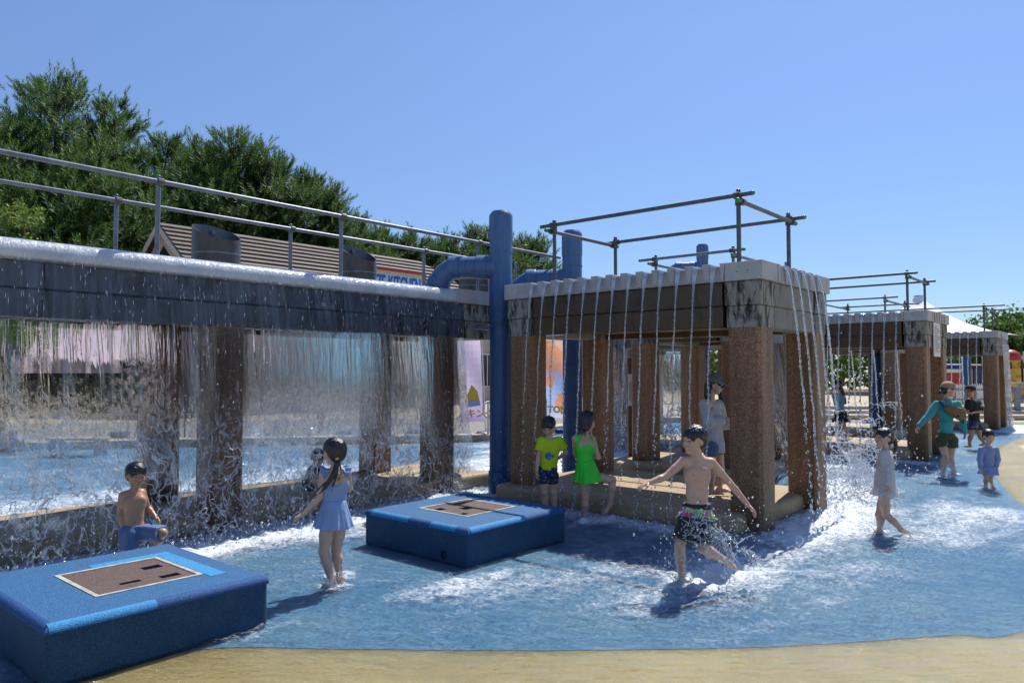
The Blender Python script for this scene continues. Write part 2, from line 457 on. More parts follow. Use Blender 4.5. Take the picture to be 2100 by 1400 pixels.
# ---- vegetation and background
def leafmat(name, c1, c2, tl=.35):
    t = NT(name); co = t.coord()
    ob = t.n('NewGeometry')
    c = t.ramp(t.math('ADD', t.math('MULTIPLY', ob.outputs['Random Per Island'], .55), t.math('MULTIPLY', t.noise(co, .8, 3), .5)), [(.2, c1), (.8, c2)])
    d = t.pbr(c, .55)
    tr = t.n('BsdfTranslucent', Color=(.1, .2, .03, 1)); t.set(tr.inputs[0], t.mix(.5, c, (.12, .2, .02)))
    x = t.n('MixShader', i0=tl, i1=d, i2=tr.outputs[0])
    return t.done(x.outputs[0])
M['pine'] = leafmat('pine_needles', (.018, .07, .020), (.10, .21, .04), .42)
M['leaf'] = leafmat('bright_leaves', (.09, .17, .02), (.26, .34, .05), .45)
M['midleaf'] = leafmat('mid_green_leaves', (.04, .10, .02), (.12, .20, .04), .4)
M['darkleaf'] = leafmat('dark_leaves', (.02, .06, .012), (.07, .14, .03))
M['bark'] = simple('bark', (.10, .06, .04), .9, .4, 14, .02, 30)
# ============================================================ SETTING: ground, pool
rng = np.random.default_rng(7)
def grid_noise(x, y, seed, octs=((1.0, 1.0), (2.1, .5), (4.3, .25))):
    """smooth pseudo noise from sums of sines, range about -1..1"""
    r = np.random.default_rng(seed); out = np.zeros_like(x)
    for fq, am in octs:
        for _ in range(5):
            an = r.uniform(0, 2 * math.pi); ph = r.uniform(0, 6.28)
            out += am / 3 * np.sin((x * math.cos(an) + y * math.sin(an)) * fq * r.uniform(.7, 1.4) + ph)
    return out
gm = MB(); gm.box((0, 300, -.28), 1600, 1600, .5)
tag(gm.build('ground', M['ground']), kind='structure')
POOL_PX = [(2104, 890), (2048, 913), (2034, 942), (2038, 970), (2064, 1000), (2100, 1032)]
pool = [G(0, 925), G(400, 915), G(1000, 905), G(1280, 868), G(1700, 862), G(2115, 868)] + [G(*p) for p in POOL_PX]
pool += [Vector((6.3, 8.2, 0)), Vector((5.6, 6.5, 0)), G(2100, 1285), G(1960, 1293), G(1800, 1305), G(1650, 1314), G(1500, 1320), G(1250, 1324), G(1000, 1325), G(700, 1322), G(450, 1320),
         G(300, 1345), G(0, 1400), Vector((-6, 3.7, 0)), Vector((-13, 6, 0)), Vector((-14, 15, 0))]
def subdiv_curve(pts, n=4):
    out = []; k = len(pts)
    for i in range(k):
        p0, p1, p2, p3 = pts[i - 1], pts[i], pts[(i + 1) % k], pts[(i + 2) % k]
        for j in range(n):
            t = j / n
            out.append(.5 * ((2 * p1) + (p2 - p0) * t + (2 * p0 - 5 * p1 + 4 * p2 - p3) * t * t + (3 * p1 - p0 - 3 * p2 + p3) * t ** 3))
    return out
poolc = subdiv_curve(pool, 5)
ap = MB(); apr = [Vector((-9, 1.0, 0)), Vector((9, 1.0, 0)), Vector((12, 5, 0)), Vector((15, 14, 0)), G(2062, 866) + Vector((3.5, .5, 0)), G(2062, 866) + Vector((1, 1.2, 0)), Vector((11, 26.6, 0)), Vector((3.6, 25, 0)), Vector((-.6, 18.8, 0)), Vector((-15, 16.6, 0)), Vector((-15, 4, 0))]
ap.add([(p.x, p.y, -.026) for p in apr], [tuple(range(len(apr)))])
tag(ap.build('apron', M['apron']), kind='structure')
pf = MB(); pf.add([(p.x, p.y, -.022) for p in poolc], [tuple(range(len(poolc)))])
tag(pf.build('pool_floor', M['pool_floor']), kind='structure')
# ---- water surface : real ripples plus foam coverage, which also carries painted sparkle
def inpoly(x, y, poly):
    ins = np.zeros(x.shape, bool); n = len(poly)
    for i in range(n):
        x1, y1 = poly[i][0], poly[i][1]; x2, y2 = poly[(i + 1) % n][0], poly[(i + 1) % n][1]
        c = ((y1 > y) != (y2 > y)) & (x < (x2 - x1) * (y - y1) / (y2 - y1 + 1e-12) + x1)
        ins ^= c
    return ins
def segdist(x, y, p, q):
    px, py = p[0], p[1]; dx, dy = q[0] - px, q[1] - py
    t = np.clip(((x - px) * dx + (y - py) * dy) / (dx * dx + dy * dy + 1e-9), 0, 1)
    return np.hypot(x - px - dx * t, y - py - dy * t)
FOAM = []   # (p, q, radius, strength)
def foam(p, q, r, s): FOAM.append((p, q, r, s))
foam(AB(-1.5, 7.05), AB(7.45, 7.05), .5, .92)
foam(AB(3.4, 6.9), AB(7.2, 6.5), .6, .35)
foam(AB(-1, 9.5), AB(7.6, 9.5), .9, .95)
foam(AB(-1, 10.6), AB(8, 10.8), .9, .45)
foam(AB(7.2, 3.5), AB(7.2, 6.3), .35, .55)
foam(AB(7.6, 2.8), AB(9.7, 2.8), .5, .72)
foam(AB(10.2, 3.1), AB(12.0, 3.6), .5, .65)
foam(AB(13.8, 5.0), AB(13.8, 7.6), .9, 1.2)
foam(AB(10.5, 7.5), AB(12.5, 8.6), .9, .7)
foam(AB(9.9, 8.6), AB(13, 10.5), 1.0, .6)
foam(AB(15.3, 3.4), AB(15.3, 6.8), .4, .45)
foam(AB(4.2, 4.1), AB(7.5, 2.4), .5, .34)
foam(AB(4.9, 3.0), AB(6.9, 1.9), .5, .30)
foam(AB(8.4, 1.9), AB(10.4, 1.6), .6, .35)
foam(G(1500, 1170), G(1420, 1195), .32, .75)
foam(G(1280, 880), G(1270, 930), 1.0, .7)
for q_ in ((682, 1203), (697, 1183), (1399, 1192), (1933, 978), (1955, 972), (1804, 1090), (1862, 1096), (2028, 1002), (1118, 1060), (1137, 1060), (1197, 1070)):
    foam(G(*q_), G(*q_), .11, .8)
foam(AB(27.5, 3.1), AB(25, 2.9), .6, .8)
def water_mesh():
    hs = .04
    xs = np.arange(-14, 17.5, hs); 
    ys = [2.6]
    while ys[-1] < 26.8: ys.append(ys[-1] + max(.028, .004 * ys[-1]))
    ys = np.array(ys)
    X, Y = np.meshgrid(xs, ys, indexing='ij')
    area = [(-14, 2.6), (7, 2.6)] + [(7.6, 7.9), (7.9, 9.4), (8.9, 12.1), (9.9, 13.6)] + [(11.6, 17.0), (14.5, 20), (17.5, 24.0), (17.4, 25.2)]
    area += [(11, 26.2), (3.6, 24.7), (-.6, 18.4), (-14, 16.2)]
    keep = inpoly(X, Y, area) & (np.abs(X) < .74 * Y + 1.2)
    fm = np.zeros_like(X)
    for p, q, r, s in FOAM:
        d = segdist(X, Y, p, q)
        fm = np.maximum(fm, s * np.exp(-(d / r) ** 2))
    fm += .19 + .07 * grid_noise(X, Y, 3, ((.5, 1), (1.1, .7)))  # all-over level: thin foam and the painted white sparkle of open water
    # faint streaky foam that flows away from the falls
    st = grid_noise(X * 1.0 + Y * .7, (Y * .7 - X * .5) * 3.2, 9, ((1.6, 1), (3.7, .8)))
    fm += np.clip(st - .1, 0, 1) * .17
    # less foam near the dry edge
    inp = inpoly(X, Y, [(p.x, p.y) for p in poolc]).astype(float)
    for _ in range(4):
        inp[1:-1, 1:-1] = (inp[:-2, 1:-1] + inp[2:, 1:-1] + inp[1:-1, :-2] + inp[1:-1, 2:] + inp[1:-1, 1:-1]) / 5
    fm = fm * inp + (fm * .25 - .12) * (1 - inp)
    rough = .2 + .9 * np.clip(fm, 0, 1)
    a1 = grid_noise(X, Y, 11, ((4.0, 1), (8.0, .7), (15, .45)))
    a2 = grid_noise(X * 1.0, Y * 1.6, 12, ((22, 1), (37, .8)))
    edge = .35 + .65 * inp
    Z = .012 + (a1 * .010 + a2 * .006 * (1 + 1.5 * rough)) * (.35 + rough) * edge
    # low ridges of thin water running over the beige edge
    ph = (Y * 5.2 + .8 * np.sin(X * .9) + .35 * np.sin(X * 2.7 + 1))
    Z = Z + (1 - inp) * (-.014 + .014 * np.clip(np.sin(ph), 0, 1) ** 8)
    Z = np.maximum(Z, -.019)
    idx = -np.ones(X.shape, np.int64); idx[keep] = np.arange(keep.sum())
    c = keep[:-1, :-1] & keep[1:, :-1] & keep[1:, 1:] & keep[:-1, 1:]
    F = np.stack([idx[:-1, :-1][c], idx[1:, :-1][c], idx[1:, 1:][c], idx[:-1, 1:][c]], 1)
    V = np.stack([X[keep], Y[keep], Z[keep]], 1)
    o = np_mesh('water', V, F, M['water'], smooth=True)
    at = o.data.attributes.new('foam', 'FLOAT', 'POINT')
    at.data.foreach_set('value', np.clip(fm[keep], 0, 1.5).astype(np.float32))
    ad = o.data.attributes.new('depth', 'FLOAT', 'POINT'); ad.data.foreach_set('value', inp[keep].astype(np.float32))
    tag(o, kind='structure')
water_mesh()

# ============================================================ FOUNTAIN FRAMES
PS = .37
def chamfer_pillar(mb, a, b, z0, z1, s=PS, c=.035):
    pts = []
    for (i, j) in ((0, 0), (1, 0), (1, 1), (0, 1)):
        ca, cb = a + i * s, b + j * s
        da, db = (1 if i == 0 else -1), (1 if j == 0 else -1)
        p, q = (ca + da * c, cb), (ca, cb + db * c)
        pts += ([q, p] if (i, j) in ((0, 0), (1, 1)) else [p, q])
    mb.prism([AB(x, y, z0) for x, y in pts], (0, 0, z1 - z0))
def coping_side(mb, p0, p1, out, notches, c0, c1, zt=2.87, zb=2.67):
    """front of the coping between p0 and p1 with raised, downward tapering tabs between outlets"""
    L = (p1 - p0).length; u = (p1 - p0).normalized()
    zup = Vector((0, 0, 1))
    base = p0 + u * c0; Ln = L - c0 - c1
    pitch = Ln / notches
    for k in range(notches + 1):
        x = k * pitch
        wt, wb = pitch * .46, pitch * .24
        if k == 0 or k == notches: wt *= .55; wb *= .6
        cx = base + u * (x + (wt * .5 if k == 0 else (-wt * .5 if k == notches else 0)))
        pts = []
        for (s, w, z) in ((-1, wb, zb + .012), (1, wb, zb + .012), (1, wt * .86, zt - .06), (1, wt, zt), (-1, wt, zt), (-1, wt * .86, zt - .06)):
            p = cx + u * (s * w / 2); p.z = z; pts.append(p + out * -.012)
        mb.prism(pts, out * .034)
        q = [cx + u * (-wt / 2), cx + u * (wt / 2)]
        mb.prism([Vector((q[0].x, q[0].y, zt - .05)), Vector((q[1].x, q[1].y, zt - .05)), Vector((q[1].x, q[1].y, zt)), Vector((q[0].x, q[0].y, zt))], out * -.25)
    return [base + u * ((k + .5) * pitch) for k in range(notches)]
def fountain(name, label, a0, a1, b0, b1, plinth, nf=13, ns=5, pillars=None, wet=True, soff=True, group=None, ground0=-.03):
    t = thing(name, label, 'fountain', AB(a0, b0, 0), group)
    zs = .2
    ins = .05
    ps = pillars or [(a0 + ins, b0 + ins), (a1 - ins - PS, b0 + ins), (a0 + ins, b1 - ins - PS), (a1 - ins - PS, b1 - ins - PS)]
    for (pa, pb) in ps:
        m = MB(); chamfer_pillar(m, pa, pb, -.03, 2.19)
        m.build('pillar', M['pillar'], t, bevel=.008)
    # plinth slab with rounded nosing
    m = MB(); m.ab(*plinth, -.03, zs); m.build('plinth', M['slab'], t, bevel=.07, segs=4)
    # beams: four sides, two courses each, end blocks of paler concrete
    cb = .47
    def course(side, lo, hi, z0, z1, mat_, nm, inset):
        m = MB()
        if side == 'F': m.ab(a0 + inset, a0 + .34, lo, hi, z0, z1)
        if side == 'K': m.ab(a1 - .34, a1 - inset, lo, hi, z0, z1)
        if side == 'R': m.ab(lo, hi, b0 + inset, b0 + .34, z0, z1)
        if side == 'L': m.ab(lo, hi, b1 - .34, b1 - inset, z0, z1)
        m.build(nm, mat_, t, bevel=.012)
    for side, lo, hi, mt in (('F', b0 + cb, b1 - cb, M['beam']), ('K', b0 + cb, b1 - cb, M['beam']), ('R', a0 + cb, a1 - cb, M['beamside']), ('L', a0 + cb, a1 - cb, M['beamside'])):
        course(side, lo, hi, 2.41, 2.668, mt, 'upper_beam', .045)
        course(side, lo, hi, 2.17, 2.408, mt, 'lower_beam', .06)
    for (ca, cb_) in ((a0, b0), (a1 - cb, b0), (a0, b1 - cb), (a1 - cb, b1 - cb)):
        m = MB()
        m.ab(ca + .03, ca + cb - .03, cb_ + .03, cb_ + cb - .03, 2.405, 2.668)
        m.ab(ca + .045, ca + cb - .045, cb_ + .045, cb_ + cb - .045, 2.165, 2.403)
        m.build('corner_block', M['corner'], t, bevel=.014)
    m = MB(); m.ab(a0 + .345, a1 - .345, b0 + .345, b1 - .345, 2.25, 2.36); m.build('soffit', M['soffit'], t)
    # coping: ring of stones; outlets on the front and right sides
    m = MB()
    c0 = .42
    m.ab(a0, a0 + c0, b0, b0 + c0, 2.67, 2.87); m.ab(a1 - c0, a1, b0, b0 + c0, 2.67, 2.87)
    m.ab(a0, a0 + c0, b1 - c0, b1, 2.67, 2.87); m.ab(a1 - c0, a1, b1 - c0, b1, 2.67, 2.87)
    m.ab(a0 + .012, a0 + .3, b0 + c0 + .004, b1 - c0 - .004, 2.672, 2.838)
    m.ab(a1 - .3, a1 - .012, b0 + c0 + .004, b1 - c0 - .004, 2.672, 2.866)
    m.ab(a0 + c0 + .004, a1 - c0 - .004, b0 + .012, b0 + .3, 2.672, 2.838)
    m.ab(a0 + c0 + .004, a1 - c0 - .004, b1 - .3, b1 - .012, 2.672, 2.866)
    fr = coping_side(m, AB(a0 + .012, b0), AB(a0 + .012, b1), -DA, nf, c0, c0)
    sd_ = coping_side(m, AB(a0, b0 + .012), AB(a1, b0 + .012), -DB, ns, c0, c0)
    m.build('coping', M['cap'], t, bevel=.006)
    # fixing holes in the corner stones
    for bb in (b0 + .16, b0 + .28, b1 - .14, b1 - .24):
        c = AB(a0 - .0005, bb, 2.79 + .03 * math.sin(bb * 9)); m = MB(); m.tube([c, c + DA * .004], .008, 8); m.build('bolt', M['clamp'], t)
    m = MB(); m.ab(a0 + .3, a1 - .3, b0 + .3, b1 - .3, 2.70, 2.80); m.build('roof_basin', M['beamside'], t)
    return t, fr, sd_
def railing(label, posts_ab, rails, group=None, z0=2.8, r=.0243, mat_='galv', name='scaffold_railing', caps=True):
    """posts_ab: (a,b,ztop) ; rails: list of (p,q) points"""
    a, b, _ = posts_ab[0]
    t = thing(name, label, 'railing', AB(a, b, z0), group)
    for (a, b, zt) in posts_ab:
        m = MB(); m.tube([AB(a, b, z0), AB(a, b, zt)], r, 12); o = m.build('post', M[mat_], t, smooth=True)
        m = MB(); m.blob(AB(a, b, zt), r * 1.06, 10, 6, (1, 1, .8)); m.build('end_cap', M['greencap'], t, smooth=True)
    for p, q in rails:
        m = MB(); m.tube([p, q], r, 12); m.build('rail', M[mat_], t, smooth=True)
        d = (q - p).normalized()
        if caps:
            for e in (p, q):
                m = MB(); m.blob(e, r * 1.1, 10, 6); m.build('end_cap', M['greencap'], t, smooth=True)
        # clamps where a rail meets a post
        for (a, b, zt) in posts_ab:
            w = AB(a, b, 0); pp = Vector((p.x, p.y, 0)); k = (w - pp).dot(Vector((d.x, d.y, 0))) / max(1e-6, d.x ** 2 + d.y ** 2)
            L = (q - p).length
            if -.05 < k < L + .05:
                x = p + d * k
                if (Vector((x.x, x.y, 0)) - w).length < .12 and x.z < zt + .1:
                    m = MB()
                    m.tube([x - d * .03, x + d * .03], r * 1.55, 10)
                    c = (x + Vector((w.x, w.y, x.z))) / 2
                    m.tube([Vector((w.x, w.y, x.z - .03)), Vector((w.x, w.y, x.z + .03))], r * 1.5, 10)
                    m.box(c + Vector((0, 0, .045)), .02, .02, .04, DA, DB)
                    m.box(c + d * .045, .05, .018, .03, DA, DB)
                    m.build('clamp', M['clamp'], t)
    return t

# ---- S2 : the open frame in the middle
S2, jets2f, jets2s = fountain('fountain_frame', 'square open fountain frame in the middle, jets falling off its front and right sides', 7.55, 9.68, 3.08, 6.68, (7.42, 9.85, 3.3, 6.75))
def frame_rail(label, a0, b0, lb=2.52, la=1.45, over=.18, group='scaffold tube railings on the fountain roofs', z=3.60):
    p = [(a0, b0, z + .06), (a0, b0 + lb, z + .06), (a0 + la, b0, z + .04), (a0 + la, b0 + lb, z + .04)]
    e = .045
    rails = [(AB(a0 - e, b0 - over, z), AB(a0 - e, b0 + lb + over, z)), (AB(a0 + la + e, b0 - over, z - .02), AB(a0 + la + e, b0 + lb + over, z - .02)),
             (AB(a0 - .12, b0 - e, z - .07), AB(a0 + la + .12, b0 - e, z - .07)), (AB(a0 - .12, b0 + lb + e, z - .07), AB(a0 + la + .12, b0 + lb + e, z - .07))]
    return railing(label, p, rails, group, mat_='darktube')
frame_rail('rectangular scaffold tube railing on top of the middle fountain frame', 7.66, 3.38)
# ---- S3
S3, jets3f, jets3s = fountain('fountain_frame', 'open fountain frame with a small white notice on its side, behind the woman in teal', 15.86, 17.82, 3.26, 6.86, (15.7, 18.0, 3.6, 6.95), nf=13, ns=5)
frame_rail('scaffold tube railing on the frame with the white notice', 15.95, 3.62, 3.6)
# ---- S4
S4, jets4f, jets4s = fountain('fountain_frame', 'farthest open fountain frame at the right, in front of the white tent', 25.3, 27.2, 3.40, 7.0, (25.15, 27.4, 3.7, 7.1), nf=13, ns=5)
frame_rail('thin scaffold tube railing on the farthest fountain frame at the right', 25.4, 3.75, 8.6, over=.5)
# ---- S5, S6, S7 : frames behind
S5, _, _ = fountain('fountain_frame', 'open fountain frame seen through and above the middle frame', 10.85, 13.05, 4.72, 6.82, (10.5, 13.3, 4.8, 7.2), nf=6, ns=5)
railing('scaffold tube railing rising behind the roof of the middle frame', [(11.0, 4.95, 3.64), (11.0, 6.32, 3.64), (13.2, 4.95, 3.64)],
        [(AB(10.95, 4.75, 3.58), AB(10.95, 6.6, 3.58)), (AB(10.85, 4.90, 3.5), AB(13.6, 4.90, 3.5)), (AB(10.85, 6.37, 3.5), AB(13.6, 6.37, 3.5))], 'scaffold tube railings on the fountain roofs')
S7, _, _ = fountain('fountain_frame', 'rear fountain frame carrying the splashing sheet behind the woman in the grey cap', 14.1, 16.0, 7.0, 9.4, (14.0, 16.2, 7.05, 9.6), nf=5, ns=4)
S6, _, _ = fountain('fountain_frame', 'rear fountain frame glimpsed behind the frame with the white notice', 20.5, 22.6, 4.9, 8.2, (20.2, 22.9, 4.9, 8.4), nf=8, ns=5)
railing('low scaffold tube railing seen between the two right hand frames', [(20.6, 5.2, 3.64), (20.6, 6.7, 3.64), (22.6, 5.2, 3.64), (22.6, 6.7, 3.64)],
        [(AB(20.55, 4.9, 3.58), AB(20.55, 7.0, 3.58)), (AB(22.65, 4.9, 3.56), AB(22.65, 7.0, 3.56)), (AB(20.4, 5.16, 3.5), AB(22.9, 5.16, 3.5)), (AB(20.4, 6.74, 3.5), AB(22.9, 6.74, 3.5))], 'scaffold tube railings on the fountain roofs')

# ---- S1 : the long water wall
def water_wall():
    t = thing('fountain_wall', 'long concrete fountain gallery under sheets of falling water, at the left', 'fountain', AB(7.4, 7.44, 0))
    a0, a1, b0, b1 = -2.6, 8.25, 7.44, 9.15
    for pa in (-2.61, .62, 3.85, 7.07):
        m = MB(); chamfer_pillar(m, pa, b0 + .06, -.03, 2.19); m.build('pillar', M['pillar'], t, bevel=.008)
        m = MB(); chamfer_pillar(m, pa - .12, b1 - .06 - PS, -.03, 2.19); m.build('pillar', M['pillar'], t, bevel=.008)
    m = MB(); m.ab(a0, a1 + .05, b0 + .12, b1 + .05, -.03, .2); m.build('plinth', M['slab'], t, bevel=.07, segs=4)
    for (z0, z1, ins, nm) in ((2.43, 2.668, .05, 'upper_beam'), (2.17, 2.428, .07, 'lower_beam')):
        x = a0
        while x < a1 - .9:
            w = 1.62 if x + 1.62 < 7.55 else 7.58 - x
            m = MB(); m.ab(x + .002, x + w - .002, b0 + ins, b0 + .36, z0, z1); m.build(nm, M['wetblue'], t, bevel=.01); x += w
        m = MB(); m.ab(7.585, a1 - .03, b0 + ins - .015, b0 + .4, z0, z1); m.build('corner_block', M['corner'], t, bevel=.012)
        m = MB(); m.ab(a0, a1 - .03, b1 - .36, b1 - ins, z0, z1); m.build(nm, M['beam'], t, bevel=.01)
        m = MB(); m.ab(a1 - .36, a1 - ins, b0 + .405, b1 - .365, z0, z1); m.build(nm, M['beamside'], t, bevel=.01)
    m = MB(); m.ab(a0, a1 - .37, b0 + .365, b1 - .365, 2.25, 2.36); m.build('soffit', M['soffit'], t)
    m = MB(); m.ab(a0, a1 - .3, b0 + .32, b1 - .32, 2.70, 2.80); m.build('roof_basin', M['beamside'], t)
    # rounded wet lip
    pr = [(.30, 2.672), (.0, 2.672), (-.012, 2.70), (-.012, 2.76), (.0, 2.80), (.03, 2.84), (.07, 2.862), (.13, 2.872), (.30, 2.872)]
    for (x0, x1) in ((a0, 1.2), (1.2, 4.25), (4.25, 7.38)):
        n = 160; V = []; F = []
        for i in range(n + 1):
            a = x0 + (x1 - x0) * i / n
            for k, (db, z) in enumerate(pr):
                w = .0012 * math.sin(a * 31 + k) if 2 < k < 8 else 0
                V.append(tuple(AB(a, b0 + db + w, z)))
        K = len(pr)
        for i in range(n):
            for k in range(K - 1): F.append((i * K + k, i * K + k + 1, (i + 1) * K + k + 1, (i + 1) * K + k))
        np_mesh('water_lip', V, F, M['lip'], t, smooth=True)
    m = MB(); m.ab(7.385, 8.25, b0 - .005, b0 + .3, 2.671, 2.87); m.ab(a1 - .3, a1, b0 + .305, b1, 2.671, 2.87); m.ab(a0, a1 - .305, b1 - .3, b1, 2.671, 2.87)
    m.build('coping', M['cap'], t, bevel=.006)
    return t
S1 = water_wall()
# railings of the long wall: front and back runs
def long_rail(label, b, pa, z=3.6, zt=3.66):
    rails = []
    seq = [-3.0, 0.9, 4.9, 9.9]
    for i in range(3): rails.append((AB(seq[i] + .003, b - .05, z), AB(seq[i + 1] - .003, b - .05, z)))
    t = railing(label, [(a, b, zt) for a in pa], rails, 'long tube railings along the water wall', caps=False)
def on_plane(px, b):   # distance along the wall of the point seen at picture column px on plane b
    x = (px - 1050) / FPX; Y = b / (-DA.y * x * 1 + DA.x) if False else b / (DB.x * x + DB.y)
    return DA.x * x * Y + DA.y * Y
long_rail('front tube railing running along the top of the water wall', 7.56, [-1.2, on_plane(318, 7.56), on_plane(697, 7.56), on_plane(979, 7.56)])
long_rail('rear tube railing running along the top of the water wall', 8.74, [-.6, on_plane(232, 8.74), on_plane(593, 8.74), on_plane(868, 8.74), on_plane(1057, 8.74)])

# ---- ducts on the roof of the wall
def duct(px, label, zt, zl, r, b=8.3):
    x = (px - 1050) / FPX; Y = b / (DB.x * x + DB.y); c = Vector((x * Y, Y, 2.8))
    t = thing('steel_duct', label, 'duct', c, 'slant cut steel ducts on the water wall')
    d = Vector((.80, -.6, 0)).normalized(); n = 40; V = []; F = []
    for k in range(n):
        an = 2 * math.pi * k / n; q = Vector((math.cos(an), math.sin(an), 0))
        h = (zt + zl) / 2 - (zt - zl) / 2 * q.dot(d)
        for rr in (r, r - .012):
            V.append(tuple(c + q * rr + Vector((0, 0, 0)))); V.append((c.x + q.x * rr, c.y + q.y * rr, h))
    out = MB(); inn = MB()
    for k in range(n):
        i, j = 4 * k, 4 * ((k + 1) % n)
        out.add([V[i], V[j], V[j + 1], V[i + 1]], [(0, 1, 2, 3)]); out.add([V[i + 1], V[j + 1], V[j + 3], V[i + 3]], [(0, 1, 2, 3)])
        inn.add([V[j + 2], V[i + 2], V[i + 3], V[j + 3]], [(0, 1, 2, 3)])
    out.build('shell', M['duct'], t); inn.build('lining', M['ductin'], t)
    m = MB(); m.tube([c + Vector((0, 0, zl - 2.8 - .16)), c + Vector((0, 0, zl - 2.8 - .145))], r + .004, 40); m.build('seam', M['galv'], t, smooth=True)
    m = MB(); q = Vector((-.5, .8, 0)); m.box(c + q * (r - .03) + Vector((0, 0, zt - 2.8 - .09)), .03, .03, .06); m.build('bracket', M['galv'], t)
duct(440, 'slant cut steel duct nearest the camera on the water wall roof', 3.45, 3.21, .27)
duct(733, 'slant cut steel duct hiding the left end of the red framed sign', 3.47, 3.20, .25)
duct(972, 'slant cut steel duct half hidden behind the elbow of the nearest blue pipe', 3.45, 3.22, .25)

# ---- blue pipes
def pipe(px, Y, ztop, r, label, elbow=True, zel=None, side=-1):
    p = P(px, 761, Y); c = Vector((p.x, p.y, -.03))
    t = thing('blue_pipe', label, 'pipe', c, 'tall blue water pipes')
    zel = zel or ztop - .83 * r / .165
    m = MB(); zb = zel - 1.15 * (r / .165)
    m.tube([c, c + Vector((0, 0, .33))], r * 1.1, 28); m.build('foot', M['pipe'], t, bevel=.01, smooth=False)
    m = MB(); m.tube([c + Vector((0, 0, .33)), Vector((c.x, c.y, zb + .3))], r, 32); m.build('riser', M['pipe'], t, smooth=True)
    m = MB(); prof = [(zb + .25, 1.0), (zb + .26, 1.07), (zb + .62 * 1, 1.07), (zb + .64, 1.04), (ztop - .62 * r / .165, 1.04), (ztop - .61 * r / .165, 1.08), (ztop - .44 * r / .165, 1.08), (ztop - .43 * r / .165, 1.02)]
    prof = [(zb + .25, .99), (zb + .26, 1.05), (zel - r - .02, 1.05), (zel - r, 1.02), (ztop - .42 * r / .165, 1.02)]
    m.tube([Vector((c.x, c.y, z)) for z, _ in prof], [r * k for _, k in prof], 32); m.build('tee', M['pipe'], t, smooth=True)
    m = MB(); f = r / .165
    prof = [(ztop - .44 * f, 1.0), (ztop - .43 * f, 1.07), (ztop - .09 * f, 1.07), (ztop - .05 * f, 1.03), (ztop - .015 * f, .86), (ztop, .8), (ztop, .02)]
    m.tube([Vector((c.x, c.y, z)) for z, _ in prof], [r * k for _, k in prof], 32, cap=False); m.build('end_cap', M['pipe'], t, smooth=True)
    m = MB(); m.tube([Vector((c.x, c.y, ztop - .62 * f)), Vector((c.x, c.y, ztop - .60 * f))], r * 1.06, 32); m.build('joint_ring', M['pipe'], t, smooth=True)
    if elbow:
        # tee arm runs over the wall (mostly sideways, a little away) then turns down
        u = (-DA * .55 + DB * .85).normalized()
        e = Vector((c.x, c.y, zel)); L1 = .62 * f
        pts = [e, e + u * L1]
        for k in range(1, 8):
            an = k / 7 * R(62); pts.append(e + u * (L1 + .34 * f * math.sin(an)) - Vector((0, 0, .34 * f * (1 - math.cos(an)))))
        dn = (u * math.cos(R(62)) - Vector((0, 0, math.sin(R(62))))).normalized()
        pts.append(pts[-1] + dn * .75 * f)
        m = MB(); m.tube(pts, r, 28); m.build('elbow', M['pipe'], t, smooth=True)
        for q in (e + u * (r + .03), e + u * L1): m = MB(); m.tube([q, q + u * .17 * f], r * 1.09, 28); m.build('collar', M['pipe'], t, bevel=.01)
        m = MB(); m.tube([pts[-2] , pts[-2] + dn * .12 * f], r * 1.09, 28); m.build('collar', M['pipe'], t, bevel=.01)
    return t, c
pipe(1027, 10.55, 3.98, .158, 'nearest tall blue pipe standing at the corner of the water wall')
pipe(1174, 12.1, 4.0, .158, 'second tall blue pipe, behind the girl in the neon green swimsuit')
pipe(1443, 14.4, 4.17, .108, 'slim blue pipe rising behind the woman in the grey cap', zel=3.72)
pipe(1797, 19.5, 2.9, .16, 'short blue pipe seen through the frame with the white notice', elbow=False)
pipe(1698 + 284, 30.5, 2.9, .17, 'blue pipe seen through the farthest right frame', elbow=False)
# strap that ties the first pipe to the wall
t = thing('pipe_strap', 'grey steel strap and bracket holding the nearest blue pipe', 'bracket', AB(8.0, 7.3, 2.3))
c = P(1027, 761, 10.55)
m = MB(); m.tube([Vector((c.x + .168 * math.cos(a_), c.y + .168 * math.sin(a_), 2.37)) for a_ in [R(k) for k in range(-200, 30, 10)]], .008, 8); m.tube([Vector((c.x - .15, c.y - .04, 2.37)), P(980, 761, 10.7) + Vector((0, 0, .67))], .008, 8); m.build('strap', M['clamp'], t, smooth=True)
m = MB(); q = AB(7.86, 7.40, 2.345); m.box(q, .34, .035, .09, DA, DB); m.build('bracket', M['galv'], t, bevel=.03, segs=3)

